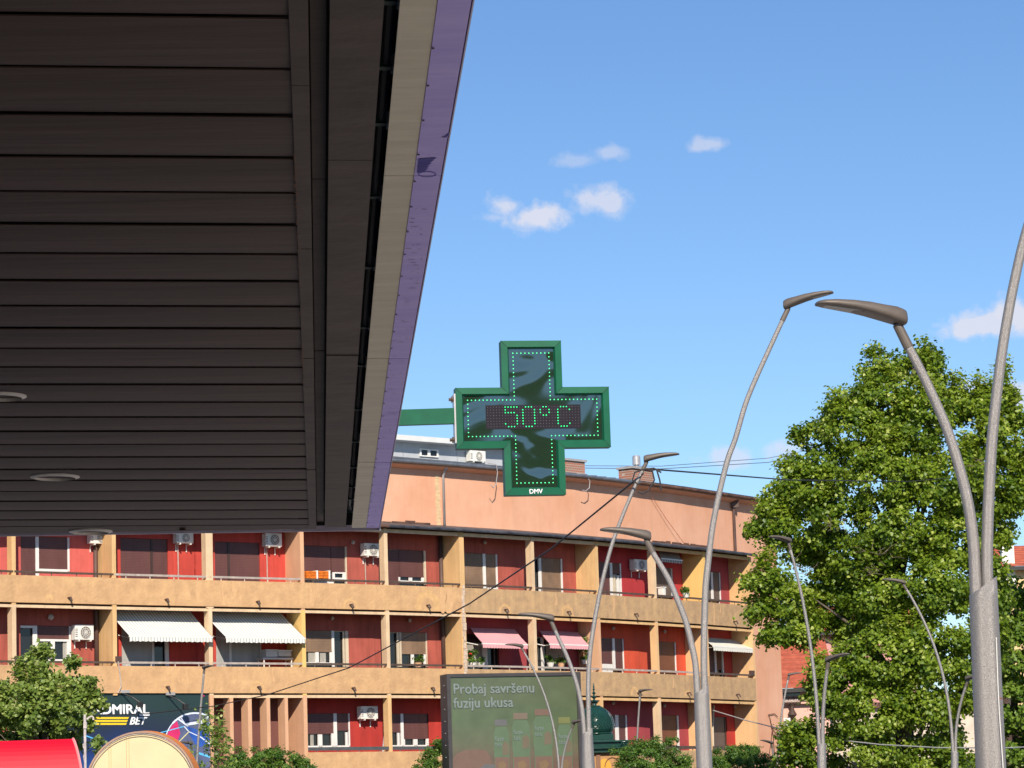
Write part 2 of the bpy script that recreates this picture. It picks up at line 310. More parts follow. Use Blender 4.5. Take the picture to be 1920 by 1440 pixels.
# windows: (row, bay, x0, x1, y0, y1 or None for a door, items); items are (kind, x0, x1, y0, y1)
W = [
 (3, 2, 39, 131, 1006, None, [('shut', 39, 67, 1006, 1083), ('frame', 67, 73, 1006, 1083), ('shut', 73, 127, 1006, 1068), ('frame', 73, 127, 1067, 1071.5), ('frame', 127, 131, 1006, 1071.5), ('fill', 73, 131, 1071.5, 1083)]),
 (3, 3, 226, 315, 1009.5, None, [('shut', 226, 282.5, 1009, 1090), ('bframe', 282.5, 286.5, 1009, 1090), ('shut', 286.5, 314, 1009, 1090)]),
 (3, 4, 403, 487.5, 1016.5, None, [('shut', 403, 427, 1016, 1094), ('bframe', 427, 431, 1016, 1094), ('shut', 431, 487, 1016, 1094)]),
 (3, 5, 562, 650.5, 1023.5, None, [('shut', 562, 620, 1023, 1072), ('shut', 621, 648, 1023, 1073), ('frame', 624, 628, 1073, 1087), ('frame', 643, 648, 1073, 1087), ('frame', 628, 643, 1073, 1075.5), ('frame', 628, 643, 1083, 1087), ('pale', 648, 651, 1024, 1096), ('frame', 562, 626, 1090, 1100)]),
 (3, 6, 724, 799, 1031, None, [('shut', 724, 748, 1031, 1098), ('shut', 748.5, 795, 1031, 1082), ('frame', 748, 750.5, 1082, 1091), ('frame', 767.5, 773, 1083, 1091), ('frame', 791, 795, 1083, 1091), ('frame', 749, 795, 1089, 1091), ('pale', 795.5, 799, 1032, 1096)]),
 (3, 7, 865, 934, 1037.5, None, [('wood', 865, 906, 1037, 1101), ('frame', 906, 911, 1037, 1103), ('wood', 911, 930.5, 1038, 1101), ('frame', 930.5, 934, 1038, 1103), ('frame', 915, 934, 1102, 1108)]),
 (3, 8, 1000, 1056, 1046, None, [('glass', 1000, 1011, 1046, 1110), ('frame', 1011, 1015.5, 1046, 1112), ('wood', 1015.5, 1052, 1047, 1112), ('frame', 1052.5, 1056, 1047, 1112)]),
 (3, 9, 1118, 1166.5, 1054.5, None, [('shut', 1118, 1144.5, 1054, 1115), ('frame', 1144.5, 1149, 1054, 1118), ('shut', 1149, 1163.5, 1055, 1076), ('curtain', 1150, 1157, 1077, 1118), ('cream', 1151, 1154.5, 1079, 1118), ('frame', 1158, 1161.5, 1079, 1118), ('frame', 1163.5, 1166.5, 1056, 1118)]),
 (3, 10, 1228, 1262.5, 1064, None, [('shutg', 1228, 1258, 1064, 1120), ('frame', 1260, 1262.5, 1065, 1120)]),
 (3, 11, 1322, 1352.5, 1072, None, [('frame', 1334, 1337.5, 1073, 1126), ('shutg', 1322, 1334, 1072, 1126), ('shutg', 1338, 1349, 1073, 1126), ('frame', 1350, 1352.5, 1074, 1126)]),
 (2, 2, 38.5, 134, 1173, None, [('frame', 38, 63, 1173, 1177.5), ('frame', 62, 70, 1173, 1250), ('shut', 70, 129, 1173, 1198.5), ('frame', 70, 130, 1198.5, 1202.5), ('frame', 70, 73, 1202, 1240), ('curtain', 74, 80, 1203, 1238), ('curtain', 118, 126, 1203, 1238), ('frame', 95, 103, 1202, 1240), ('frame', 126, 130, 1202, 1240), ('frame', 70, 132, 1236, 1240.5), ('frame', 130, 134, 1173, 1240), ('frame', 38, 62, 1237, 1250), ('fill', 70, 134, 1241, 1252)]),
 (2, 3, 228, 317, 1160, None, [('greyp', 228, 285, 1160, 1250), ('frame', 285, 289, 1160, 1250), ('frame', 309.5, 317, 1160, 1250)]),
 (2, 4, 405, 490, 1163, None, [('greyp', 405, 430, 1163, 1251), ('frame', 430, 434, 1163, 1251), ('greyp', 434, 488, 1163, 1251), ('frame', 488, 490, 1163, 1251)]),
 (2, 5, 566, 654.5, 1182, None, [('wood', 566, 622, 1182, 1222.5), ('curtain', 578, 590, 1223, 1243), ('curtain', 600, 611, 1223, 1243), ('frame', 592, 598, 1223, 1246), ('frame', 619, 622.5, 1223, 1246), ('frame', 622.5, 627, 1181, 1250), ('frame', 566, 622, 1242, 1247), ('cream', 643.5, 646, 1184, 1250), ('cream', 648, 654, 1182, 1250)]),
 (2, 6, 728, 802, 1185.5, None, [('glass', 728, 745, 1185, 1250), ('cream', 745, 748, 1185, 1250), ('cream', 749.5, 753, 1185, 1250), ('wood', 753, 798.5, 1186, 1226.5), ('frame', 771.5, 776.5, 1227, 1248), ('frame', 795, 798.5, 1227, 1248), ('cream', 799, 802, 1187, 1250)]),
 (2, 7, 870, 936, 1189, None, [('curtain', 876, 903, 1205, 1250), ('frame', 905, 914, 1190, 1255), ('bframe', 926, 928, 1190, 1255), ('glass', 914, 926, 1190, 1255)]),
 (2, 8, 1004, 1062, 1195, None, [('curtain', 1024, 1060, 1208, 1250), ('frame', 1016, 1020, 1195, 1257), ('glass', 1020, 1062, 1195, 1257)]),
 (2, 9, 1124, 1171, 1196.5, None, [('shut', 1124, 1149, 1197, 1247), ('frame', 1149, 1153.5, 1196, 1257), ('shut', 1153.5, 1168, 1197, 1257), ('frame', 1168.5, 1171, 1198, 1257), ('white', 1131, 1149, 1245, 1262)]),
 (2, 10, 1232, 1269, 1203, None, [('shut2', 1232, 1265.5, 1203, 1262), ('frame', 1266.5, 1269, 1204, 1262)]),
 (2, 11, 1326, 1358, 1206, None, [('shut', 1326, 1340, 1206, 1268), ('frame', 1340, 1343.5, 1206, 1264), ('shut2', 1343.5, 1352, 1207, 1256), ('frame', 1354, 1358, 1207, 1264)]),
 (1, 5, 572, 657, 1337.5, 1403, [('shut', 572, 626, 1337, 1376), ('shut', 632, 654.5, 1337, 1370), ('frame', 626, 632, 1337, 1402), ('curtain', 582, 588, 1377, 1398), ('frame', 597, 604.5, 1377, 1402), ('frame', 622, 626, 1375, 1402), ('frame', 572, 657, 1398, 1403), ('frame', 648.5, 652, 1373, 1398), ('frame', 654, 657, 1337, 1402), ('bframe', 657, 658, 1337, 1402)]),
 (1, 6, 729, 804.5, 1338, 1402, [('shut', 729, 752, 1338, 1373), ('frame', 746, 749.5, 1374, 1400), ('frame', 752, 757, 1337, 1402), ('shut', 757, 802, 1338, 1385.5), ('frame', 757, 759.5, 1386, 1399), ('frame', 776, 783, 1386, 1402), ('frame', 799.5, 804, 1385, 1399), ('frame', 729, 804, 1397, 1402), ('bframe', 803, 804.5, 1338, 1385)]),
 (1, 7, 872, 936, 1339, None, [('shut', 872, 905, 1339, 1390), ('frame', 905, 910, 1339, 1408), ('shut', 910, 932, 1339, 1390), ('frame', 932, 936, 1339, 1408)]),
 (1, 8, 1010, 1062, 1340, None, [('shut', 1010, 1056, 1340, 1392), ('frame', 1056, 1062, 1340, 1408)]),
 (1, 9, 1130, 1177.5, 1340.5, None, [('shut', 1130, 1154, 1340, 1405), ('frame', 1154.5, 1160.5, 1340, 1405), ('shut', 1160.5, 1174, 1341, 1405), ('frame', 1174, 1177.5, 1341, 1405)]),
 (1, 10, 1237, 1274.5, 1341, None, [('shut2', 1237, 1271, 1341, 1392), ('frame', 1271, 1274.5, 1342, 1405)]),
 (1, 11, 1330, 1364, 1344, None, [('shutg', 1330, 1360, 1344, 1412), ('bframe', 1360, 1362, 1344, 1412)]),
]
WIN = {(w[0], w[1]): w for w in W}
REV = .13
for row in (3, 2, 1):
    fz, wz, cz = ROWZ[row]
    for k in range(NB):
        wm = MT[WALLM[row][k]]; mb = MB(); L = BL[k] + .05; s_a = -.05
        w = WIN.get((row, k))
        def wq(sa, sb, za, zb, d=DEP, da=None):
            mb.poly([BP(k, sa, d, za), BP(k, sb, d, za), BP(k, sb, d, zb), BP(k, sa, d, zb)])
        if w:
            _, _, x0, x1, y0, y1, items = w; xm = (x0 + x1) / 2; ym = y0 + 40
            s0 = hit(k, x0, ym, DEP)[0]; s1 = hit(k, x1, ym, DEP)[0]; z1 = min(hit(k, xm, y0, DEP)[1], cz - .05)
            z0 = wz + .02 if y1 is None else hit(k, xm, y1, DEP)[1]
            s0 = max(s0, .08)
            wq(s_a, s0, fz, cz); wq(s1, L, fz, cz); wq(s0, s1, z1, cz); wq(s0, s1, fz, z0)
            D2 = DEP + REV
            mb.poly([BP(k, s0, DEP, z0), BP(k, s0, DEP, z1), BP(k, s0, D2, z1), BP(k, s0, D2, z0)])
            mb.poly([BP(k, s1, DEP, z1), BP(k, s1, DEP, z0), BP(k, s1, D2, z0), BP(k, s1, D2, z1)])
            mb.poly([BP(k, s0, DEP, z1), BP(k, s1, DEP, z1), BP(k, s1, D2, z1), BP(k, s0, D2, z1)])
            mb.poly([BP(k, s1, DEP, z0), BP(k, s0, DEP, z0), BP(k, s0, D2, z0), BP(k, s1, D2, z0)])
            # window: frame body with its shutters and pane
            fr = MB(); frm = 'frame'
            t = .035
            for (sa, sb, za, zb) in ((s0, s0 + t, z0, z1), (s1 - t, s1, z0, z1), (s0 + t, s1 - t, z1 - t, z1), (s0 + t, s1 - t, z0, z0 + t)):
                fr.obox(BP(k, sa + .002, D2 - .045, za + .002), BE[k] * (sb - sa - .004), BN[k] * .04, (0, 0, zb - za - .004))
            dark = any(i[0] in ('bframe',) for i in items) or k in (10,)
            win = fr.build('window' if y1 else 'balcony_door', MT['bframe' if dark else 'cream' if any(i[0] in ('wood',) for i in items) else 'frame'], bld)
            MB().poly([BP(k, s0, D2 - .012, z0), BP(k, s1, D2 - .012, z0), BP(k, s1, D2 - .012, z1), BP(k, s0, D2 - .012, z1)]).build('pane', MT['glass'], win)
            frb = {}
            for (kd, a, b, c, d) in items:
                dd = {'fill': .05, 'frame': .02, 'pale': .0, 'cream': .02, 'bframe': .03, 'white': -.12, 'curtain': .085}.get(kd, .055)
                xm2 = (a + b) / 2; ym2 = (c + d) / 2
                ia = max(hit(k, a, ym2, DEP + dd)[0], s0 + .001); ib = min(hit(k, b, ym2, DEP + dd)[0], s1 - .001)
                zb = min(hit(k, xm2, c, DEP + dd)[1], z1 - .001); za = max(hit(k, xm2, d, DEP + dd)[1], z0 + .001)
                if ib <= ia or zb <= za: continue
                if kd in ('frame', 'pale', 'cream', 'bframe', 'fill', 'white'):
                    key = {'fill': WALLM[row][k], 'pale': 'cream', 'white': 'white'}.get(kd, kd)
                    th = .06 if kd != 'fill' else .07
                    MB().obox(BP(k, ia, DEP + dd, za), BE[k] * (ib - ia), BN[k] * th, (0, 0, zb - za)).build('frame_bar' if key in ('frame', 'cream', 'bframe') else 'sill_panel', MT[key], win)
                else:
                    key = kd if kd != 'greyp' else 'greyp'
                    if kd == 'glass': continue
                    sh = MB().obox(BP(k, ia, DEP + dd, za), BE[k] * (ib - ia), BN[k] * .02, (0, 0, zb - za))
                    sh.obox(BP(k, ia + .01, DEP + dd - .012, za), BE[k] * (ib - ia - .02), BN[k] * .012, (0, 0, .05))
                    sh.build({'greyp': 'closed_screen', 'curtain': 'curtain'}.get(kd, 'roller_shutter'), MT[key], win)
        else:
            wq(s_a, L, fz, cz)
        mb.build('back_wall', wm, bld)
        # floor slab / ceiling of the balcony below
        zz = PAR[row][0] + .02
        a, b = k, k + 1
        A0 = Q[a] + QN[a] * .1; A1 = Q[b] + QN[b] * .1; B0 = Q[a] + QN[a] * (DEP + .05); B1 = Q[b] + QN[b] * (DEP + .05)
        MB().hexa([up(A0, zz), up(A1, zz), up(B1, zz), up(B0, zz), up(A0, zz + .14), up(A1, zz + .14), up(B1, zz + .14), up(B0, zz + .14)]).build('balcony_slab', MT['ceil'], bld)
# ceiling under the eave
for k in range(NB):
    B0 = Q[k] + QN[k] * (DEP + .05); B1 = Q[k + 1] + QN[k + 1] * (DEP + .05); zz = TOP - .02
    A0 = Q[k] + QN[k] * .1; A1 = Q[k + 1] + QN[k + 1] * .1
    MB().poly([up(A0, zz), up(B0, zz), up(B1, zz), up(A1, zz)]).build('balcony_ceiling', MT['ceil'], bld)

def strip(k, d0, d1, z0, z1, e0=0, e1=0):
    """a band following the front of bay k, mitred at the fins"""
    a = Q[k] + QN[k] * d0 + BE[k] * e0; b = Q[k + 1] + QN[k + 1] * d0 - BE[k] * e1
    c = Q[k + 1] + QN[k + 1] * d1 - BE[k] * e1; d = Q[k] + QN[k] * d1 + BE[k] * e0
    return MB().hexa([up(a, z0), up(b, z0), up(c, z0), up(d, z0), up(a, z1), up(b, z1), up(c, z1), up(d, z1)])
for k in range(NB):
    last = .0
    for row in (3, 2, 1):
        if row == 1 and k <= 4: continue
        z0, z1 = PAR[row]
        pm = 'ochre' if (k < 7) else 'ochre_r'
        strip(k, -.02, .10, z0, z1).build('parapet', MT[pm], bld)
        # rail on short posts
        rm = {(3, 3): 'rail2', (3, 4): 'rail2', (2, 3): 'rail2', (2, 4): 'rail2', (2, 7): 'rail2', (2, 8): 'rail2', (2, 9): 'rail2', (2, 10): 'rail2', (1, 5): 'railg', (1, 6): 'railg', (1, 7): 'railg'}.get((row, k), 'rail')
        zr = z1 + (.085 if row > 1 else .06); hh = .07 if row > 1 else .12
        rl = strip(k, .00, .06, zr, zr + hh, .02, .02).build('handrail', MT[rm], bld)
        for j in range(4):
            s = BL[k] * (j + .5) / 4
            MB().cbox(BP(k, s, .03, (z1 + zr) / 2 - .01), .03, .03, zr - z1 + .04).build('rail_post', MT[rm], rl)
    # thin beams under parapets and under the eave, with an added dark strip blocking sun through the gap
    for row, (z0, z1) in {3: (9.525, 9.62), 2: (6.52, 6.62)}.items():
        if row == 2 and k < 4: continue
        strip(k, .03, .12, z0, z1, .05, .05).build('thin_beam', MT['pale' if k < 8 else 'fin'], bld)
        strip(k, .10, .16, z1 - .01, z1 + .09, .05, .05).build('gap_sun_blocker', MT['gap'], bld)
    strip(k, .03, .13, 12.52, 12.65, .05, .05).build('thin_beam', MT['pale' if k < 9 else 'fin'], bld)
    strip(k, .10, .16, 12.64, 12.75, .05, .05).build('gap_sun_blocker', MT['gap'], bld)
# fins and columns
def fin(k, name, full, wdt, m, zt=12.66, zb=0.0, d1=None, shift=0.0):
    q = Q[k]; n = QN[k]; e = V((n.y, -n.x, 0)); d1 = d1 or (DEP + .05 if full else .30)
    o = q - e * (wdt / 2 - shift)
    return MB().hexa([up(o, zb), up(o + e * wdt, zb), up(o + e * wdt + n * d1, zb), up(o + n * d1, zb),
                      up(o, zt), up(o + e * wdt, zt), up(o + e * wdt + n * d1, zt), up(o + n * d1, zt)]).build(name, MT[m], bld)
for k in range(1, NB + 1):
    full = k in (1, 3, 5, 7, 9, 11, 12)
    zb = 6.5 if k == 3 else 0
    # mixed finish: each storey of a fin keeps its own paint
    segs = [(12.66, 9.62), (9.62, 6.6), (6.6, zb if zb < 6 else 6.5)]
    mats_ = {1: ['fin', 'pale', 'pale'], 2: ['fin', 'pale', 'pale'], 3: ['fin', 'fin', 'fin'], 4: ['pale', 'pale', 'fin_p'], 5: ['fin_p', 'fin_y', 'fin_p'], 6: ['pale', 'pale', 'fin'],
             7: ['fin', 'fin', 'fin'], 8: ['pale', 'pale', 'pale'], 9: ['fin', 'fin_p', 'fin'], 10: ['pale', 'fin_q', 'pale'], 11: ['fin_y', 'fin_q', 'fin_q'], 12: ['fin', 'fin_q', 'fin_q']}[k]
    for j, (zt, zl) in enumerate(segs):
        if zt - zl < .2: continue
        fin(k, 'fin' if full else 'column', full, {7: .22}.get(k, .155) if not (k == 4 and j == 0) else .28, mats_[j], zt, zl + .003)
# second-storey fins beside the betting sign
for x0, x1 in ((431, 437.5), (465, 472), (500, 506.5), (534, 540)):
    sA, _ = hit(4, x0, 1330, 0); sB, _ = hit(4, x1, 1330, 0)
    MB().obox(BP(4, sA, 0, 0), BE[4] * (sB - sA), BN[4] * .47, (0, 0, 6.52)).build('stair_fin', MT['fin_p'], bld)
# crumbling joint on the widest fin
cj = MB(); random.seed(5)
zc = 4.0
while zc < 10.6:
    h = random.uniform(.12, .3); w_ = random.uniform(.10, .2)
    e = V((QN[7].y, -QN[7].x, 0))
    cj.obox(up(Q[7] - e * (w_ / 2 + random.uniform(-.03, .03)) - QN[7] * .03, zc), e * w_, QN[7] * .02, (0, 0, h * .95)); zc += h
cj.build('crumbling_joint', mat('bare_plaster', (.62, .48, .36), .95, var=.3, scale=9, bump=.8, bscale=30), bld)

# ground floor walls and left return wall
gw = mat('ground_floor_render', (.30, .20, .14), .9, var=.15, scale=1.5, streak=.2)
for k in range(NB):
    a, b = Q[k] + QN[k] * .7, Q[k + 1] + QN[k + 1] * .7
    MB().poly([up(a, 0), up(b, 0), up(b, 3.62), up(a, 3.62)]).build('ground_floor_wall', gw, bld)
    MB().obox(BP(k, .5, .66, .1), BE[k] * (BL[k] - 1), BN[k] * .03, (0, 0, 2.6)).build('shop_window', MT['glass'], bld)
MB().poly([up(Q[0], 0), up(Q[0], 12.7), up(Q[0] + QN[0] * 12, 12.7), up(Q[0] + QN[0] * 12, 0)]).build('side_wall', MT['salmon'], bld)

# ---- eave over the third row of balconies
def eave(k, m, d0=-.16, zf=12.70, ze=0, th=.09):
    a = Q[k] + QN[k] * d0; b = Q[k + 1] + QN[k + 1] * d0; c = Q[k + 1] + QN[k + 1] * (DEP + .03); d = Q[k] + QN[k] * (DEP + .03); zb = 13.02
    if ze: b = b + BE[k] * ze; c = c + BE[k] * ze
    MB().hexa([up(a, zf), up(b, zf), up(c, zb - .06), up(d, zb - .06), up(a, zf + th), up(b, zf + th), up(c, zb), up(d, zb)]).build('eave_roof', MT[m], bld)
    g = MB(); g.tube([up(a - QN[k] * .05, zf + .02), up(b - QN[k + 1] * .05, zf + .02)], .055, 8); g.build('gutter', MT[m], bld)
for k in range(NB): eave(k, 'roofb' if k < 6 else 'roofd', ze=.15 if k == 11 else 0)
for (k, sa, sb) in ((5, .3, 3.5), (6, .0, 2.6), (10, 1.4, 3.6), (11, .1, 2.1)):
    rb = MB(); s = sa
    while s < sb:
        w_ = random.uniform(.25, .7); h = random.uniform(.03, .12)
        rb.obox(BP(k, s, DEP - .06, 13.0), BE[k] * w_, BN[k] * .03, (0, 0, h)); s += w_ + random.choice([.03, .04, .14])
    rb.build('torn_felt_upstand', MT['roofb'], bld)

# ---- salmon top wall, return wall at the right end, cornice, roof
zTL = hit(6, 800, 876, DEP)[1]; print('cornice z', zTL, hit(11, 1400, 938, DEP)[1], hit(9, 1150, 903, DEP)[1])
ZC = 15.17
for k in range(NB):
    B0 = Q[k] + QN[k] * DEP; B1 = Q[k + 1] + QN[k + 1] * DEP
    MB().poly([up(B0, 12.7), up(B1, 12.7), up(B1, ZC), up(B0, ZC)]).build('top_wall', MT['salmon'], bld)
E1 = Q[12] + QN[12] * DEP
pc = at_plane(1465, 1250, E1, BN[11]); E2 = up(E1 + BE[11] * ((pc - E1).dot(BE[11])), 0)
E3 = E2 + BN[11] * 12
MB().poly([up(E1, 0), up(E2, 0), up(E2, ZC), up(E1, ZC)]).build('end_wall', MT['salmon'], bld)
MB().poly([up(E2, 0), up(E3, 0), up(E3, ZC), up(E2, ZC)]).build('side_wall', MT['salmon'], bld)
pts = [Q[k] + QN[k] * DEP for k in range(NB + 1)] + [E2]
nn = [QN[k] for k in range(NB + 1)] + [QN[12]]
for k in range(len(pts) - 1):
    a = pts[k] - nn[k] * .34; b = pts[k + 1] - nn[k + 1] * .34; c = pts[k + 1] + nn[k + 1] * .02; d = pts[k] + nn[k] * .02
    MB().hexa([up(a, ZC), up(b, ZC), up(c, ZC - .12), up(d, ZC - .12), up(a, ZC + .09), up(b, ZC + .09), up(c, ZC + .09), up(d, ZC + .09)]).build('cornice', MT['salmon' if k > 5 else 'fin_p'], bld)
    m = 'roofb' if k < 6 else 'roofg' if k < 10 else 'roofd'
    a = pts[k] - nn[k] * .40; b = pts[k + 1] - nn[k + 1] * .40; c = pts[k + 1] + nn[k + 1] * 3.2; d = pts[k] + nn[k] * 3.2
    rise = .62 if k < 9 else .45
    rf = MB().hexa([up(a, ZC + .10), up(b, ZC + .10), up(c, ZC + .10 + rise), up(d, ZC + .10 + rise), up(a, ZC + .16), up(b, ZC + .16), up(c, ZC + .16 + rise), up(d, ZC + .16 + rise)]).build('roof', MT[m], bld)
    e = pts[k + 1] - pts[k]; L = e.length; e.normalize(); sm = MB()
    if k >= 6:                                                    # standing seams / corrugation at the roof edge
        nse = 6 if k < 10 else 26
        for j in range(nse):
            p = pts[k] + e * (L * (j + .5) / nse); n = nn[k]
            sm.hexa([up(p - n * .42, ZC + .155), up(p - n * .42 + e * .04, ZC + .155), up(p + n * 3.1 + e * .04, ZC + .15 + rise), up(p + n * 3.1, ZC + .15 + rise),
                     up(p - n * .42, ZC + .20), up(p - n * .42 + e * .04, ZC + .20), up(p + n * 3.1 + e * .04, ZC + .2 + rise), up(p + n * 3.1, ZC + .2 + rise)])
        sm.build('roof_seam', MT[m], rf)
    gt = MB().tube([up(a - nn[k] * .05, ZC + .10), up(b - nn[k + 1] * .05, ZC + .10)], .06, 8).build('roof_gutter', MT['roofb' if k < 6 or k > 9 else 'roofg'], bld)
# downpipes on the top wall
s, _ = hit(6, 832, 930, DEP - .08)
MB().tube([BP(6, s, DEP - .30, ZC - .0), BP(6, s, DEP - .2, ZC - .1), BP(6, s, DEP - .08, ZC - .28), BP(6, s, DEP - .08, 13.0)], .05, 10).build('downpipe', MT['downp'], bld, smooth=True)
cr = MB(); s2 = s - .13
for j in range(14): cr.obox(BP(6, s2 - .2 + random.uniform(-.03, .03), DEP - .015, 13.0 + j * .136), BE[6] * .2, BN[6] * .02, (0, 0, .13))
cr.build('plaster_joint', mat('bare_plaster_strip', (.66, .47, .27), .95, var=.15, scale=6), bld)
s, _ = hit(11, 1377, 990, DEP - .08)
dp = MB().tube([BP(11, s, DEP - .30, ZC), BP(11, s, DEP - .08, ZC - .28), BP(11, s, DEP - .08, 13.0)], .065, 10)
dp.cbox(BP(11, s, DEP - .15, ZC - .22), .3, .2, .22); dp.build('downpipe', MT['downb'], bld)
for (k, x, y0, y1) in ((2, 180, 1008, 1250), (6, 829, 1005, 1255)):   # dark soil pipes in the balcony corners
    s, _ = hit(k, x, 1130, DEP - .1)
    MB().tube([BP(k, s, DEP - .1, 6.7), BP(k, s, DEP - .1, 12.6)], .08, 10).build('soil_pipe', MT['downb'], bld, smooth=True)
# penthouse
def pent():
    p0 = at_plane(560, 840, Q[6] + BN[6] * 4.2, BN[6]); p1 = at_plane(1000, 850, Q[6] + BN[6] * 4.2, BN[6]); n = BN[6]; e = BE[6]
    zt = at_plane(850, 836, Q[6] + BN[6] * 4.2, BN[6]).z; zw = at_plane(850, 846, Q[6] + BN[6] * 4.2, BN[6]).z
    L = (p1 - p0).dot(e); p0 = up(p0, 0)
    ph = MB().obox(up(p0, 14.6), e * L, n * 5, (0, 0, zt - 14.6)).build('penthouse_wall', MT['pent'], bld)
    MB().hexa([up(p0 - n * .5 - e * .4, zt), up(p0 - n * .5 + e * (L + .3), zt), up(p0 + n * 5 + e * (L + .3), zt), up(p0 + n * 5 - e * .4, zt),
               up(p0 - n * .5 - e * .4, zt + .20), up(p0 - n * .5 + e * (L + .3), zt + .20), up(p0 + n * 5 + e * (L + .3), zt + .20), up(p0 + n * 5 - e * .4, zt + .20)]).build('penthouse_roof', MT['pfas'], bld)
    sl = MB()
    for j in range(9): sl.obox(up(p0 - n * .015 + e * (.9 + j * 1.35), 14.8), e * .03, n * .02, (0, 0, zt - 14.8))
    sl.build('cladding_seam', MT['downp'], ph)
    P = lambda x, y, d=4.2: at_plane(x, y, Q[6] + n * d, n)
    a = P(786, 841, 4.18); b = P(821, 858, 4.18); o = up(a, b.z); w_ = (b - a).dot(e); h = a.z - b.z
    f = MB()
    for (u0, u1, v0, v1) in ((0, 1, 0, .14), (0, 1, .86, 1), (0, .08, .14, .86), (.92, 1, .14, .86), (.42, .56, .14, .86)):
        f.obox(o + e * (w_ * u0) - n * .05 + V((0, 0, h * v0)), e * (w_ * (u1 - u0)), n * .06, (0, 0, h * (v1 - v0)))
    wf = f.build('penthouse_window', MT['frame'], bld)
    MB().obox(o + e * .02 - n * .01 + V((0, 0, .02)), e * (w_ - .04), n * .01, (0, 0, h - .04)).build('pane', MT['glass'], wf)
pent()
# chimneys
def chimney(x0, x1, y0, y1, flue):
    k = 8 if x0 < 1100 else 9
    P = lambda x, y: at_plane(x, y, Q[k] + BN[k] * 3.2, BN[k])
    a = P(x0, y1); b = P(x1, y0); e = BE[k]; n = BN[k]; w_ = (b - a).dot(e); o = up(a, 14.9)
    yb = (y1 - y0)
    c = MB().obox(o, e * w_, n * .7, (0, 0, P(x0, y0 + 4).z - 14.9)).build('chimney', MT['brick'], bld)
    MB().obox(o - e * .05 - n * .05, e * (w_ + .1), n * .8, (0, 0, P(x0, y1 - 8).z - 14.9)).build('chimney_base', MT['cement'], c)
    zt = P(x0, y0 + 4).z
    MB().obox(up(o, zt) - e * .07 - n * .07, e * (w_ + .14), n * .84, (0, 0, .09)).build('chimney_cap', MT['cement'], c)
    if flue: MB().lathe(up(o + e * (w_ * .5) + n * .3, zt + .05), [(.1, 0), (.1, .16), (.17, .17), (.17, .5), (.13, .56)], 14).build('chimney_flue', MT['downp'], c, smooth=False)
chimney(1059, 1096, 859, 893, False); chimney(1186, 1224, 874, 908, True)
# drain spouts, balcony lamps
for (k, x, y) in ((2, 129, 1124), (3, 311, 1127), (4, 482, 1131), (5, 657, 1137), (6, 801, 1138), (7, 947, 1146), (8, 1064, 1150), (9, 1190, 1154), (11, 1376, 1168),
                  (3, 313, 1291), (4, 484, 1291), (5, 661, 1293), (6, 809, 1293), (9, 1196, 1302), (10, 1289, 1302), (11, 1381, 1305)):
    s, z = hit(k, x, y, -.02)
    MB().tube([BP(k, s - .03, .02, z + .05), BP(k, s, -.16, z + .06), BP(k, s + .02, -.2, z - .06)], .035, 7).build('drain_spout', MT['downb'], bld)
for (k, x, y) in ((2, 95, 1157), (5, 623, 1159), (6, 768, 1163), (7, 909, 1017), (9, 1150, 1178), (10, 1246, 1184), (9, 1150, 1318), (10, 1246, 1323), (11, 1378, 1324), (5, 662, 1017)):
    s, z = hit(k, x, y, DEP - .1); r_ = .075 if k != 2 else .11
    MB().lathe(BP(k, s, DEP - .1, z - r_), [(.02, 0), (r_ * .7, r_ * .3), (r_, r_), (r_ * .7, r_ * 1.7), (.02, r_ * 2)], 12).build('globe_lamp', MT['lamp'], bld, smooth=True)

# repainted patches and rings on the parapets, run-off marks
PT = mat('fresh_ochre_patch', (.645, .395, .18), .9, var=.12, scale=6, bump=.4, bscale=14); PD = mat('pale_runoff', (.64, .39, .195), .9, var=.1, scale=5)
rp = random.Random(17)
def ringpatch(k, x, y, ro, ri, m=None, name='paint_ring'):
    s, z = hit(k, x, y, -.022); n = 22; mb = MB(); zlo = PAR[3 if z > 8.2 else 2][0] + .01
    for i in range(n):
        a0, a1 = math.pi * (i / n * 1.3 - .15), math.pi * ((i + 1) / n * 1.3 - .15)
        def q(r, a): return BP(k, s + r * math.cos(a), -.0225, max(zlo, z + r * math.sin(a)))
        j = rp.uniform(.93, 1.07); mb.poly([q(ri, a0), q(ro * j, a0), q(ro * j, a1), q(ri, a1)])
    mb.build(name, m or PT, bld)
for k, x, y, ro, ri in ((5, 657, 1138, .31, .22), (6, 802, 1137, .58, .30), (7, 947, 1147, .30, .20), (8, 1064, 1152, .36, .24), (11, 1376, 1168, .20, .12), (3, 93, 1122, .14, .0), (4, 483, 1293, .30, .22), (9, 1190, 1300, .26, .14), (10, 1289, 1303, .2, .1), (6, 806, 1295, .14, .05)):
    k = {3: 2}.get(k, k) if x < 200 else k
    ringpatch(k, x, y, ro, ri)
def run(k, x, y0, y1, w, m):
    s, za = hit(k, x, y0, -.022); _, zb_ = hit(k, x, y1, -.022); mb = MB(); n = 7
    for i in range(n):
        f0, f1 = i / n, (i + 1) / n; u = lambda f: w * (.5 + .5 * math.sin(f * 3 + x)) * .5 + .02; o = lambda f: .03 * math.sin(f * 5 + x)
        p = lambda sgn, f: BP(k, max(.02, min(BL[k] - .02, s + o(f) + sgn * u(f))), -.0222, za + (zb_ - za) * f)
        mb.poly([p(-1, f0), p(1, f0), p(1, f1), p(-1, f1)])
    mb.build('runoff_mark', m, bld)
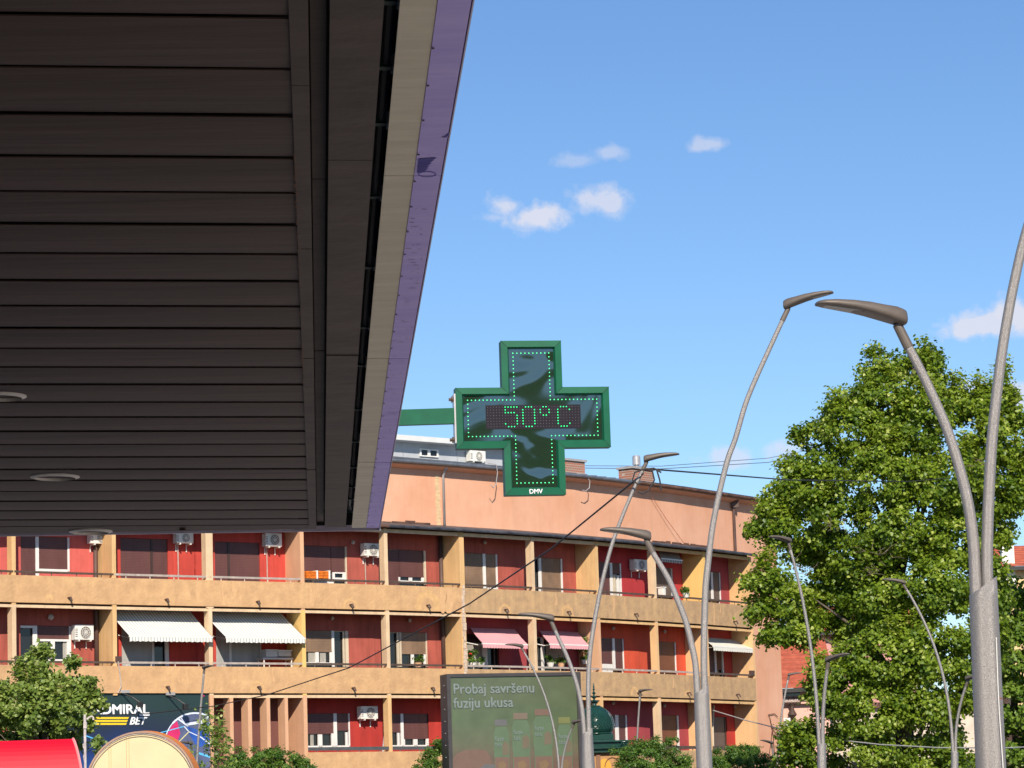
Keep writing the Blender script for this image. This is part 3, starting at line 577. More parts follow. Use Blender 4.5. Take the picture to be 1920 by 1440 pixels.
for k, x, y0, y1, w in ((4, 418, 1092, 1135, .25), (4, 441, 1090, 1118, .3), (4, 436, 1118, 1137, .2), (5, 583, 1096, 1137, .16), (3, 350, 1089, 1125, .3), (3, 372, 1090, 1132, .2), (4, 498, 1252, 1290, .07), (4, 512, 1252, 1278, .05), (4, 488, 1253, 1285, .04), (6, 842, 1104, 1150, .35), (6, 830, 1103, 1150, .3),
                       (9, 1150, 1118, 1150, .1), (9, 1172, 1120, 1155, .12), (11, 1338, 1132, 1172, .08), (11, 1350, 1132, 1150, .06), (3, 335, 1250, 1280, .1), (3, 350, 1250, 1288, .1), (10, 1228, 1122, 1160, .1), (8, 1042, 1112, 1135, .08), (10, 1262, 1268, 1290, .08)):
    run(k, x, y0, y1, w, PD)

# ---- air conditioners (things)
def ac(k, x0, y0, x1, y1, label, d=None, px=False, front=True):
    d = DEP - .34 if d is None else d
    s0, zt = hit(k, x0, y0, d); s1, zb = hit(k, x1, y1, d); n = BN[k]; e = BE[k]
    w_, h = s1 - s0, zt - zb
    w_ = min(w_, .92); base = BP(k, s0 + w_ / 2, d + .15, zb)
    t = thing('air_conditioner', base, label, 'air conditioner', 'air conditioners on the apartment building')
    MB().obox(BP(k, s0, d, zb), e * w_, n * .28, (0, 0, h)).build('casing', MT['white'], t, bevel=.015)
    r = h * .40; c = BP(k, s0 + w_ * .55, d - .012, zb + h * .5)
    g = MB(); K = 18
    ring = [(c + e * math.cos(a) * r + V((0, 0, math.sin(a) * r))) for a in [2 * math.pi * i / K for i in range(K)]]
    g.poly([p for p in ring][::-1]); g.build('fan_opening', MT['agrille'], t)
    gr = MB()
    for q in (.35, .68, .98):
        gr.tube([(c - n * .01 + e * math.cos(a) * r * q + V((0, 0, math.sin(a) * r * q))) for a in [2 * math.pi * i / 16 for i in range(17)]], .008, 4, caps=False)
    for i in range(6):
        a = math.pi * i / 6; gr.tube([c - n * .01 + (e * math.cos(a) + V((0, 0, math.sin(a)))) * r, c - n * .01 - (e * math.cos(a) + V((0, 0, math.sin(a)))) * r], .006, 4)
    gr.build('fan_guard', MT['white'], t)
    b = MB(); 
    for q in (.18, .8):
        b.obox(BP(k, s0 + w_ * q, d - .03, zb - .05), e * .035, n * .38, (0, 0, .045)); b.obox(BP(k, s0 + w_ * q, d + .3, zb - .28), e * .03, n * .03, (0, 0, .24))
    b.build('bracket', MT['white'], t)
    v = MB()
    for q in range(5): v.obox(BP(k, s0 + .006, d - .006, zb + h * (.2 + .12 * q)), e * (w_ * .12), n * .006, (0, 0, h * .05))
    v.build('side_vent', MT['agrille'], t)
    if px: MB().tube([BP(k, s0 + w_ * .3, DEP - .05, zb), BP(k, s0 + w_ * .32, DEP - .04, zb - .8), BP(k, s0 + w_ * .3, DEP - .04, ROWZ[3][0] + .1)], .022, 6).build('drain_hose', MT['rail2'], t)
    return t
ac(2, 170, 996, 206, 1020, 'white air conditioner half hidden under the canopy above the leftmost ochre fin')
ac(3, 331, 998, 363, 1019, 'air conditioner on bright red wall right of the leftmost wide brown shutter', px=True)
ac(4, 498, 999, 529, 1025, 'air conditioner on bright red wall left of the pinkish fin, just under the canopy edge', px=True)
ac(5, 683, 1018, 714, 1043, 'air conditioner on the top balcony row right of the orange folded cushions', px=True)
ac(9, 1190, 1048, 1214, 1070, 'air conditioner on the crimson wall of the top balcony row, behind the tall central lamp')
ac(2, 141, 1171, 176, 1200, 'air conditioner on the middle balcony row beside the white framed window at left')
ac(5, 677, 1324, 709, 1348, 'air conditioner on the lowest balcony row against deep red wall')
t = ac(6, 882, 844, 911, 866, 'air conditioner on the grey penthouse wall beside the green cross', d=3.86)

# ---- awnings
def uvmesh(name, rows, mats, parent, th=.012):
    """cloth from rows of points (left to right); u runs across for stripes"""
    nR, nC = len(rows), len(rows[0]); v = [p for r in rows for p in r]; f = []; 
    for i in range(nR - 1):
        for j in range(nC - 1): f.append([i * nC + j, i * nC + j + 1, (i + 1) * nC + j + 1, (i + 1) * nC + j])
    me = bpy.data.meshes.new(name); off = parent_loc(parent); me.from_pydata([tuple(p - off) for p in v], [], f)
    uv = me.uv_layers.new(name='across')
    for lp in me.loops:
        i = lp.vertex_index; uv.data[lp.index].uv = ((i % nC) / (nC - 1), (i // nC) / (nR - 1))
    me.materials.append(mats); o = bpy.data.objects.new(name, me); COL.objects.link(o); o.parent = parent
    so = o.modifiers.new('cloth', 'SOLIDIFY'); so.thickness = th; return o
def stripe_mat(name, a, b, n, frac=.5, rough=.8):
    m = mat(name, a, rough, var=.05); nt = m.node_tree; N = nt.nodes; L = nt.links; p = N['Principled BSDF']; src = p.inputs['Base Color'].links[0].from_socket
    u = N.new('ShaderNodeUVMap'); s = N.new('ShaderNodeSeparateXYZ'); L.new(u.outputs[0], s.inputs[0])
    q = N.new('ShaderNodeMath'); q.operation = 'MULTIPLY'; q.inputs[1].default_value = n; L.new(s.outputs[0], q.inputs[0])
    r = N.new('ShaderNodeMath'); r.operation = 'FRACT'; L.new(q.outputs[0], r.inputs[0])
    g = N.new('ShaderNodeMath'); g.operation = 'GREATER_THAN'; g.inputs[1].default_value = frac; L.new(r.outputs[0], g.inputs[0])
    mx = N.new('ShaderNodeMix'); mx.data_type = 'RGBA'; L.new(g.outputs[0], mx.inputs['Factor']); L.new(src, mx.inputs['A']); mx.inputs['B'].default_value = (*b, 1)
    L.new(mx.outputs['Result'], p.inputs['Base Color']); return m
MS = stripe_mat('striped_awning_cloth', (.78, .77, .72), (.40, .42, .38), 27, .68)
MP = mat('pink_awning_cloth', (.72, .36, .38), .85, var=.04, scale=2)
MWh = mat('off_white_awning_cloth', (.74, .71, .62), .85, var=.06, scale=2)
def awning(k, tl, tr, bl, br, vh, m, label, dtop=None, dbot=-.18, nscal=16, zlim=True):
    dtop = DEP - .06 if dtop is None else dtop
    s0, z0 = hit(k, *tl, dtop); s1, z1 = hit(k, *tr, dtop); a0, b0 = hit(k, *bl, dbot); a1, b1 = hit(k, *br, dbot)
    zt = (z0 + z1) / 2; zb = (b0 + b1) / 2; s0 = a0 + (s1 - a1) ; C = nscal * 2 + 1
    t = thing('awning', BP(k, (a0 + a1) / 2, dtop, zt), label, 'awning', 'awnings over the balconies')
    rows = []
    for r in range(5):
        f = r / 4; row = []
        for j in range(C):
            u = j / (C - 1); sag = -.03 * math.sin(math.pi * f) * (1 + .4 * math.sin(u * 9))
            row.append(BP(k, (s0 + (s1 - s0) * u) * (1 - f) + (a0 + (a1 - a0) * u) * f, dtop * (1 - f) + dbot * f, zt * (1 - f) + zb * f + sag))
        rows.append(row)
    uvmesh('awning_cloth', rows, m, t)
    val = []
    for f in (0, 1):
        row = []
        for j in range(C):
            u = j / (C - 1); drop = 0 if f == 0 else vh * (1 - .16 * (j % 2)); row.append(BP(k, a0 + (a1 - a0) * u, dbot - .004 - .01 * f * (j % 2), zb - .03 - drop))
        val.append(row)
    uvmesh('valance', val, m, t)
    MB().obox(BP(k, a0 - .02, dbot - .02, zb - .035), BE[k] * (a1 - a0 + .04), BN[k] * .05, (0, 0, .045)).build('front_bar', MT['white'], t)
    for sA in (a0 + .12, a1 - .12): MB().tube([BP(k, sA, dbot + .05, zb - .04), BP(k, sA + .25, .42, zb - .02), BP(k, sA, dtop, zb + .12)], .02, 6).build('folding_arm', MT['white'], t)
    return t
awning(3, (202, 1143), (357, 1147), (243, 1193.5), (398, 1193.5), .16, MS, 'grey and white striped awning on the middle balcony row, the left one of two')
awning(4, (385, 1146), (527, 1149), (424, 1195), (572, 1196.5), .16, MS, 'grey and white striped awning on the middle balcony row, above stacked white boxes')
awning(7, (860, 1177), (965, 1180), (905, 1206), (989, 1208.5), .15, MP, 'pink awning above the billboard, left of a plain ochre column')
awning(8, (1000, 1182), (1084, 1186.5), (1031, 1207), (1104, 1210), .15, MP, 'pink awning to the right of the ochre column, partly behind a curved lamp arm')
awning(11, (1326, 1196), (1391, 1200), (1337.5, 1212), (1411, 1216.5), .15, MWh, 'off white awning near the right end of the middle balcony row', dbot=-.02)
MS2 = stripe_mat('faded_striped_cloth', (.55, .50, .42), (.22, .15, .13), 12, .5)
awning(10, (1238, 1034), (1272, 1036), (1240, 1047), (1279, 1050), .13, MS2, 'small faded striped awning under the roof edge beside the yellow fin', dtop=.75, dbot=.35, nscal=6)
# electric box and odds and ends standing on balconies
def boxthing(name, k, x0, y0, x1, y1, d, dep, m, label, cat, extra=None):
    s0, zt = hit(k, x0, y0, d); s1, zb = hit(k, x1, y1, d)
    t = thing(name, BP(k, (s0 + s1) / 2, d, zb), label, cat)
    MB().obox(BP(k, s0, d, zb), BE[k] * (s1 - s0), BN[k] * dep, (0, 0, zt - zb)).build('body', m, t, bevel=.02)
    if extra: extra(t, k, s0, s1, zb, zt, d)
    return t
def lid(t, k, s0, s1, zb, zt, d): MB().obox(BP(k, s0 - .02, d - .02, zt + .003), BE[k] * (s1 - s0 + .04), BN[k] * .4, (0, 0, .04)).build('lid', MT['white'], t)
GW = mat('grey_white_plastic', (.62, .61, .58), .5, var=.05)
boxthing('storage_box', 4, 499, 1220, 521, 1232, .55, .4, GW, 'white storage box under the right striped awning, left one of the pair', 'box', lid)
boxthing('storage_box', 4, 522, 1221, 547, 1231, .55, .4, GW, 'wider white storage box under the right striped awning, beside the fin', 'box', lid)
def tlegs(t, k, s0, s1, zb, zt, d):
    m = MB()
    for s in (s0 + .04, s1 - .08):
        for dd in (d + .02, d + .4): m.obox(BP(k, s, dd, 6.85), BE[k] * .04, BN[k] * .04, (0, 0, zb - 6.85 - .002))
    m.build('table_leg', MT['white'], t)
boxthing('balcony_table', 4, 493, 1232.5, 550, 1237, .5, .48, GW, 'white table carrying two storage boxes under the striped awning', 'table', tlegs)
boxthing('cooler_box', 10, 1243, 1102, 1249, 1117, .3, .25, MT['white'], 'narrow white box standing behind the handrail beside the yellow fin', 'box', lid)
# orange cushions
OM = mat('orange_fabric', (.75, .19, .015), .8, var=.3, scale=9, bump=.6, bscale=30)
for i, (x0, x1, lb) in enumerate(((574, 596, 'bundle of orange cushions on the top balcony, the left of two bundles'), (597, 619, 'bundle of orange cushions on the top balcony, beside a small white framed window'))):
    s0, zt = hit(5, x0, 1070, .4); s1, zb = hit(5, x1, 1085, .4)
    t = thing('cushion_bundle', BP(5, s0, .4, zb), lb, 'cushions', 'orange cushion bundles')
    n_ = 5
    for j in range(n_):
        h = (zt - zb) / n_
        MB().obox(BP(5, s0 + random.uniform(0, .03), .4, zb + j * h), BE[5] * (s1 - s0 - .05), BN[5] * .35, (0, 0, h * .86)).build('cushion', OM, t, bevel=.015)
    MB().obox(BP(5, s1 - .06, .395, zb - .01), BE[5] * .07, BN[5] * .36, (0, 0, zt - zb + .03)).build('strap', MT['white'], t)
# boards leaning by a column
BM = [mat('grey_board', (.5, .47, .44), .7), mat('tan_board', (.45, .3, .18), .8)]
for (xa, xb, yt, m, lb) in ((711, 720, 1380, 0, 'pale grey board leaning on the column of the lowest balcony row'), (717, 724, 1367, 1, 'tan wooden board leaning behind the pale grey board')):
    sa, zb = hit(6, xa + 12, 1405, .5); sb, zt = hit(6, xb + 12, yt, .5); sa, _ = hit(5, xa, 1402, .6); sb, _ = hit(5, xb, yt, .5)
    b = MB().obox(BP(5, sa, .5, 4.2), BE[5] * .12, BN[5] * .03, BE[5] * (sb - sa) + V((0, 0, zt - 4.2))).build('leaning_board', BM[m]); tag(b, lb, 'board')
# ------------------------------------------------------------------ canopy overhead (underside seen)
CM = {'slat': mat('dark_brown_slat_paint', (.072, .044, .033), .6, var=.2, spec=.25, scale=2.5, bump=.15, bscale=5, stretch=(.4, 3, 1)),
      'trim': mat('brown_trim_sheet', (.078, .054, .043), .62, var=.2, spec=.3, scale=4, bump=.25, bscale=9),
      'void': mat('black_void', (.012, .012, .012), .9),
      'beige': mat('beige_sheet_metal', (.68, .61, .46), .6, var=.09, scale=3, bump=.2, bscale=6, stretch=(1, 5, 1), col2=(.74, .67, .52)),
      'purple': mat('faded_purple_sheet', (.52, .42, .99), .6, var=.1, scale=3, bump=.2, bscale=7, stretch=(1, 6, 1), col2=(.60, .50, .99)),
      'lav': mat('lavender_edge', (.60, .54, .66), .55, var=.1),
      'green': mat('dark_green_bracket', (.01, .07, .04), .5),
      'rust': mat('rust_scratch', (.16, .08, .045), .9, var=.4, scale=60),
      'ink': mat('blue_marker_ink', (.05, .035, .36), .6, var=.2, scale=60),
      'dl': mat('frosted_lamp_disc', (.74, .63, .48), .5, var=.05), 'dlr': mat('lamp_rim', (.80, .74, .66), .5)}
HC = 1.60                                  # underside height above the eye
_c1 = (603 - 960, 720 - 1606); _c2 = (603 + 1000 - 960, 720 - 1606 + 14.7)
pn = (M3 @ V((_c1[0] / FPX, _c1[1] / FPX, -1))).cross(M3 @ V((_c2[0] / FPX, _c2[1] / FPX, -1))).normalized()
if pn.z < 0: pn = -pn
CP0 = EYE + pn * HC
def C(px, py, h=0.0): return at_plane(px, py, CP0 + pn * h, pn)
ca = thing('canopy', (-1, 8, 0), 'dark brown slatted canopy overhead with beige and purple sheet metal edge', 'canopy')
def VX(a, y):            # x at image row y of the soffit line that runs through the vanishing point and through (a, 985)
    return 603 + (a - 603) * (1606 - y) / (1606 - 985)
def slab(pts, th, name, m, h=0.0):
    b = [C(*p, h) for p in pts]; return MB().hexa(b + [q + pn * th for q in b]).build(name, m, ca)
ys = [27.8, 126.7, 214.5, 293.3, 360, 420.3, 475.5, 526, 573.3, 614.5, 652.5, 687.8, 720, 753, 781, 807, 831.5, 855.4, 878, 898.3, 918.7, 937.4, 955, 972]
def ysl(k): return 1588 - 23400 / (15.0 + k)
rnd = random.Random(3)
XL = -560
def lx(y, x): # slat line heights to the left, slats lean slightly
    return y - (x - 560) * (.0125 - .000017 * y) * -1
for k in range(-6, 23):
    ya = ys[k] if k >= 0 else ysl(k); yb = ys[k + 1] if k + 1 >= 0 else ysl(k + 1)
    g = .016                                  # gap width in metres
    a0, a1 = C(VX(578.6, ya), ya), C(XL, lx(ya, XL)); b0, b1 = C(VX(578.6, yb), yb), C(XL, lx(yb, XL))
    dr = (b0 - a0).normalized(); dl = (b1 - a1).normalized()
    a0 = a0 + dr * g; a1 = a1 + dl * g
    # a slightly bowed board: five strips across its width
    mb = MB(); n = 6; j0 = rnd.uniform(-.004, .004)
    for i in range(n):
        f0, f1 = i / n, (i + 1) / n; 
        def pt(p, q, f): return p.lerp(q, f) + pn * (-.003 * (1 - f) + .001 * f - .005 * math.sin(math.pi * f) + j0 * .3)
        p = [pt(a0, b0, f0), pt(a1, b1, f0), pt(a1, b1, f1), pt(a0, b0, f1)]
        mb.hexa(p + [q + pn * .003 for q in p])
    mb.build('slat', CM['slat'], ca)
slab([(VX(578.6, 973.5), 973.5), (XL, 978.5), (XL, 991), (VX(578.6, 983), 983)], .004, 'slat', CM['slat'], -.002)
slab([(VX(578.6, 984) + 14, 984), (XL, 992.5), (XL, 1009.2), (VX(578.6, 985) + 14, 991.5)], .006, 'end_slat', CM['slat'], -.004)
# roof body above the slats
def Cw(x, y, h): return C(x, y) + pn * h
A = [C(-560, 1009), C(713, 989.5), C(VX(711.5, -1500), -1500), C(-9000, -1500)]
MB().hexa([p + pn * .09 for p in A] + [p + pn * .34 for p in A]).build('roof_deck', CM['void'], ca)
_n = (C(700, -1500) - C(700, 985)).normalized(); _n = V((_n.x, _n.y, 0)).normalized() * 13
_p = [A[3] + pn * .02, A[2] + pn * .02, A[2] + pn * .02 + _n, A[3] + pn * .02 + _n]
MB().hexa(_p + [q + pn * .3 for q in _p]).build('rear_shade_roof', CM['slat'], ca)  # unseen roof extension, added to shade the ground and darken the near soffit
def lane(xa, xb, ya, yb, name, m, h=0.0, th=.012):
    return slab([(VX(xa, yb), yb), (VX(xb, yb), yb), (VX(xb, ya), ya), (VX(xa, ya), ya)], th, name, m, h)
YT = -420
for (y0, y1) in ((YT, 160), (161, 466), (467.5, 671), (672.5, 880), (881.5, 989.5)):
    lane(578.8, 593.2, y0, y1, 'trim_strip', CM['trim'], -.012)
for (y0, y1) in ((YT, 335), (336.5, 657), (658.5, 989.3)):
    lane(594.4, 606.5, y0, y1, 'channel', CM['trim'], .03)
for (y0, y1) in ((YT, 300), (301, 666), (667.5, 988)):
    lane(609, 648.5, y0, y1, 'soffit_panel', CM['trim'], -.018 - (.004 if y0 > 600 else 0))
for (y0, y1) in ((YT, 329), (330.2, 672), (673.2, 866), (867.2, 989.6)):
    lane(660, 687.0, y0, y1, 'beige_panel', CM['beige'], -.01)
    lane(687.4, 711.8, y0, y1, 'purple_panel', CM['purple'], -.012)
# outer upright face and far upright face
def wallface(p, q, name, m, h0=-.03, h1=.30, t=.02):
    n_ = pn.cross(q - p).normalized(); MB().obox(p + pn * h0, q - p, n_ * t, pn * (h1 - h0)).build(name, m, ca)
wallface(C(VX(712.0, 991), 991), C(VX(712.0, -300), -300), 'side_fascia', CM['lav'], -.012, .34, .003)
wallface(C(-560, 1009.6), C(713, 990), 'end_fascia', CM['lav'], -.011, .34)
MB().obox(C(560, 991) + pn * .012 - V((0, .012, 0)), C(711, 988.6) - C(560, 991), V((0, .006, 0)), pn * .3).build('end_shade_strip', CM['void'], ca)  # black strip paints the shade behind the panel ends
# rivets, brackets, hooks
rv = MB()
P_far = C(VX(688.6, 985), 985, -.014); P_near = C(VX(688.6, 0), 0, -.014); L_ = (P_near - P_far).length; dv = (P_near - P_far).normalized(); n_r = int(L_ / .30)
for j in range(n_r):
    c = P_far + dv * (.12 + j * .30 + rnd.uniform(-.02, .02)); e = V((1, 0, 0)) * .0028; f = dv * .0034
    rv.hexa([c - e - f, c + e - f, c + e + f, c - e + f] + [q - pn * .0015 for q in (c - e - f, c + e - f, c + e + f, c - e + f)])
rv.build('rivets', MT['black'], ca, kind='stuff')
for y in (10, 132, 237, 373, 505, 617, 688, 770, 830, 878, 915, 938, 962):
    a = C(VX(646, y), y, .07); b = C(VX(663, y), y, .07)
    MB().obox(a, b - a, dv * .03, pn * .02).build('bracket', CM['green'], ca)
    c = C(VX(658, y - 2), y - 2, .045); m_ = MB(); m_.obox(c, V((.016, 0, 0)), dv * .016, pn * .03); m_.obox(c - dv * .04, V((.008, 0, 0)), dv * .03, pn * .03)
    m_.build('bolt', MT['downp'], ca)
MB().tube([C(VX(654, y), y, .085) for y in (-300, 985)], .012, 8).build('conduit', mat('grey_conduit', (.05, .06, .07), .4), ca)
# scuffed seam beside the slat ends, drips of rust, marker scribble
sc = MB()
for j in range(150):
    y = rnd.choice([rnd.uniform(292, 420), rnd.uniform(360, 620), rnd.uniform(640, 720)]); x = VX(578.6, y) + rnd.uniform(-3.0, 2.5); c = C(x, y, -.0265)
    e = V((rnd.uniform(.001, .006), rnd.uniform(-.003, .003), 0)); f = dv * rnd.uniform(.004, .022)
    sc.poly([c, c + e, c + e + f, c + f * .8])
sc.build('scratches', CM['rust'], ca, kind='stuff')
st_ = MB()
for j in range(130):
    y = 992 - (rnd.random() ** 1.5) * 600; x = VX(rnd.uniform(691, 709), y); c = C(x, y, -.0135)
    a = rnd.uniform(0, 3.1); L2 = rnd.uniform(.006, .022); e = V((math.cos(a), 0, 0)) * L2 + dv * (math.sin(a) * L2 * .8); w_ = V((.0015, 0, 0)) + dv * .004
    st_.poly([c, c + e, c + e * rnd.uniform(.6, 1.1) + w_, c + w_])
st_.build('grime_marks', mat('grime', (.16, .11, .22), .8), ca, kind='stuff')
ik = MB()
for j in range(11):
    f = j / 10; e_ = 800 + 22 * (1 - f) * rnd.uniform(.5, 1); ik.poly([C(785 - f * 2, 298 + 23 * f, -.0136), C(e_, 295.5 + 25 * f, -.0136), C(e_ - 6, 299 + 24 * f, -.0136), C(784 - f * 2, 301.5 + 23 * f, -.0136)])
ring = [(801 + 17 * math.cos(a), 327 + 5.5 * math.sin(a)) for a in [2 * math.pi * i / 16 for i in range(16)]]
for i in range(16):
    a, b = ring[i], ring[(i + 1) % 16]; ik.poly([C(a[0], a[1], -.0136), C(b[0], b[1], -.0136), C(b[0] * .9 + 80.1, b[1] * .8 + 65.4, -.0136), C(a[0] * .9 + 80.1, a[1] * .8 + 65.4, -.0136)])
for (x, y, w_, h) in ((829, 257, 9, 2), (836, 254, 6, 4), (832, 32, 22, 3), (836, 24, 26, 3), (826, 40, 14, 3)):
    if y > 100: ik.poly([C(x, y, -.0136), C(x + w_, y - h, -.0136), C(x + w_, y + 1, -.0136), C(x, y + h * .5, -.0136)])
ik.build('marker_scribble', CM['ink'], ca, kind='stuff')
# recessed lamps
for (x, y, hw) in ((-1, 744, 51), (103, 895, 46.5), (170, 997.5, 41)):
    c = C(x, y, -.010); r = hw * c.y / FPX; e = (C(x + 20, y) - C(x, y)).normalized(); f = pn.cross(e).normalized(); K = 28
    def rng(q, h): return [c + pn * h + (e * math.cos(2 * math.pi * i / K) + f * math.sin(2 * math.pi * i / K)) * r * q for i in range(K)]
    m_ = MB(); R0, R1, R2, R3 = rng(1, 0), rng(.84, -.006), rng(.84, .03), rng(1, .03)
    for i in range(K):
        j = (i + 1) % K
        m_.poly([R0[i], R0[j], R1[j], R1[i]]); m_.poly([R1[i], R1[j], R2[j], R2[i]]); m_.poly([R3[i], R3[j], R0[j], R0[i]])
    o = m_.build('downlight', CM['dlr'], ca); MB().poly(rng(.85, .008)).build('lamp_disc', CM['dl'], o)
# remains of a torn film along the far edge
for x in (166, 343):
    b_ = 1001 - x * .0154 - .5; MB().poly([C(x - 7, b_, -.006), C(x + 6, b_, -.006), C(x + 5, b_, -.018), C(x - 6, b_, -.019)]).build('orange_sticker', mat('orange_film', (.85, .16, .02), .5), ca)

# ------------------------------------------------------------------ pharmacy cross
GP = mat('green_enamel_frame', (.003, .105, .052), .5, spec=.25, var=.12, scale=12)
CY = 15.2; yaw = math.radians(9)
cx = V((math.cos(yaw), math.sin(yaw), 0)); cz = V((0, 0, 1)); cn = V((math.sin(yaw), -math.cos(yaw), 0)); cc = at_y(998, 784.5, CY)
cr_ = thing('pharmacy_cross', up(cc, cc.z), 'green pharmacy cross sign with lit dots and a digital temperature reading', 'sign')
W2, A2 = .392, .154
def cross(i, w=W2, a=A2): w -= i; a -= i; return [(-a, -w), (a, -w), (a, -a), (w, -a), (w, a), (a, a), (a, w), (-a, w), (-a, a), (-w, a), (-w, -a), (-a, -a)]
def XP(u, v, d=0): return cc + cx * u + cz * v + cn * d
O0 = cross(0); O1 = cross(.032); O2 = cross(.040)
fm = MB(); n = 12
for i in range(n):
    j = (i + 1) % n
    fm.poly([XP(*O0[i], .035), XP(*O0[j], .035), XP(*O1[j], .037), XP(*O1[i], .037)])
    fm.poly([XP(*O1[i], .037), XP(*O1[j], .037), XP(*O2[j], .018), XP(*O2[i], .018)])
    fm.poly([XP(*O0[i], -.035), XP(*O0[j], -.035), XP(*O0[j], .035), XP(*O0[i], .035)])
fm.poly([XP(*p, -.035) for p in O0][::-1]); fm.build('housing', GP, cr_)
# dark green mitre joints and screws on the frame
jm = MB()
for i in range(n):
    a, b = V(XP(*O0[i], .0372)), V(XP(*O1[i], .0376)); t_ = (b - a).cross(cn).normalized() * .0012; jm.poly([a - t_, b - t_, b + t_, a + t_])
jm.build('frame_joint', mat('joint_dark_green', (.006, .05, .03), .7), cr_, kind='stuff')
# glossy wavy face
fm_ = bpy.data.materials.new('glossy_dark_acrylic'); fm_.use_nodes = True; nt = fm_.node_tree; p = nt.nodes['Principled BSDF']
p.inputs['Base Color'].default_value = (.016, .034, .018, 1); p.inputs['Roughness'].default_value = .06; p.inputs['IOR'].default_value = 2.3
g = nt.nodes.new('ShaderNodeNewGeometry'); no = nt.nodes.new('ShaderNodeTexNoise'); no.inputs['Scale'].default_value = 2.0; no.inputs['Detail'].default_value = 1; no.inputs['Distortion'].default_value = 2.2
nt.links.new(g.outputs['Position'], no.inputs['Vector']); b = nt.nodes.new('ShaderNodeBump'); b.inputs['Strength'].default_value = 1; b.inputs['Distance'].default_value = .007
nt.links.new(no.outputs[0], b.inputs['Height']); nt.links.new(b.outputs[0], p.inputs['Normal'])
MB().poly([XP(*p_, .019) for p_ in O2]).build('face_panel', fm_, cr_)
LED = emis('lit_led', (.03, 1.0, .30), 1.0); LEDC = emis('lit_led_core', (.12, 1.0, .38), 1.1); OFF = mat('unlit_led', (.30, .27, .30), .3)
def dot(m_, u, v, r, d=.022):
    c = XP(u, v, d); q = [c + cx * r, c + cz * r, c - cx * r, c - cz * r]; f = c + cn * r
    for i in range(4): m_.poly([q[i], q[(i + 1) % 4], f][::-1])
lb = MB(); B = cross(.062); sp = .0196
for i in range(n):
    a, b_ = B[i], B[(i + 1) % n]; L = math.hypot(b_[0] - a[0], b_[1] - a[1]); k = max(1, round(L / sp))
    for j in range(k):
        f = j / k; dot(lb, a[0] + (b_[0] - a[0]) * f, a[1] + (b_[1] - a[1]) * f, .0034)
lb.build('border_leds', LEDC, cr_, kind='stuff')
# dot matrix: 32 by 8, 14.5 mm apart
on = set()
def put(s, c0):
    for r_, line in enumerate(s):
        for c_, ch in enumerate(line):
            if ch == '#': on.add((c0 + c_, r_))
put(['#####', '#....', '####.', '....#', '....#', '....#', '#...#', '.###.'], 6)
put(['.###.', '#...#', '#...#', '#...#', '#...#', '#...#', '#...#', '.###.'], 12)
put(['.##.', '#..#', '#..#', '.##.'], 18)
put(['.###.', '#...#', '#....', '#....', '#....', '#....', '#...#', '.###.'], 24)
lo, lf = MB(), MB()
for c_ in range(32):
    for r_ in range(8):
        u = -.2295 + c_ * .0149; v = .0955 - r_ * .0142 - .04 + .0
        (dot(lo, u, v, .0038) if (c_, r_) in on else dot(lf, u, v, .0019))
u0 = -.24; mp = MB().obox(XP(u0, -.056, .0192), cx * .485, cn * .0012, cz * .122).build('matrix_board', mat('matrix_board_black', (.018, .012, .014), .25), cr_)
lo.build('digit_leds', LED, cr_, kind='stuff'); lf.build('unlit_leds', OFF, cr_, kind='stuff')
def text(body, size, origin, ax, az_, m, parent, name='lettering', bold=0.0, shear=0.0, spacing=1.0, extr=.0, align='LEFT', sx=1.0):
    c = bpy.data.curves.new(name, 'FONT'); c.body = body; c.size = size; c.bevel_depth = bold; c.bevel_resolution = 0; c.resolution_u = 4; c.shear = shear; c.space_character = spacing; c.extrude = extr; c.align_x = align
    c.materials.append(m); tmp = bpy.data.objects.new(name, c); COL.objects.link(tmp)
    dg = bpy.context.evaluated_depsgraph_get(); me = bpy.data.meshes.new_from_object(tmp.evaluated_get(dg)); bpy.data.objects.remove(tmp)
    o = bpy.data.objects.new(name, me); COL.objects.link(o)
    ax = V(ax).normalized(); az_ = V(az_).normalized(); nn_ = ax.cross(az_)
    R = Matrix((ax * sx, az_, nn_)).transposed().to_4x4(); off = parent_loc(parent)
    o.parent = parent; o.matrix_local = Matrix.Translation(V(origin) - off) @ R
    return o
WP = mat('white_print', (.8, .8, .8), .5, var=.02)
text('DMV', .032, XP(0, -.3855, .0375), cx, cz, WP, cr_, bold=.0012, align='CENTER')
# arm, flange, post on the canopy roof
ar0 = at_y(600, 789, CY + .0); arm_z0 = at_y(800, 799.5, CY).z; arm_z1 = at_y(800, 770.5, CY).z
xl = ar0.x; xr = XP(-W2, 0).x
MB().obox((xl, XP(-W2, 0).y - .02, arm_z0), (xr - xl, 0, 0), (0, .04, 0), (0, 0, arm_z1 - arm_z0)).build('support_arm', GP, cr_)
fl = MB(); fl.obox(XP(-W2 - .008, -.125, -.03), cx * .008, cn * .06, cz * .25); fl.build('mounting_flange', MT['downp'], cr_)
for v in (-.105, .10):
    b = MB(); b.tube([XP(-W2 - .005, v, .0), XP(-W2 - .03, v, .0)], .009, 6); b.tube([XP(-W2 - .012, v, .0), XP(-W2 - .018, v, .0)], .017, 6); b.build('flange_bolt', MT['rail'], cr_)
MB().obox((xl - .05, XP(-W2, 0).y - .05, 3.45), (.1, 0, 0), (0, .1, 0), (0, 0, arm_z1 - 3.35)).build('mounting_post', GP, cr_)

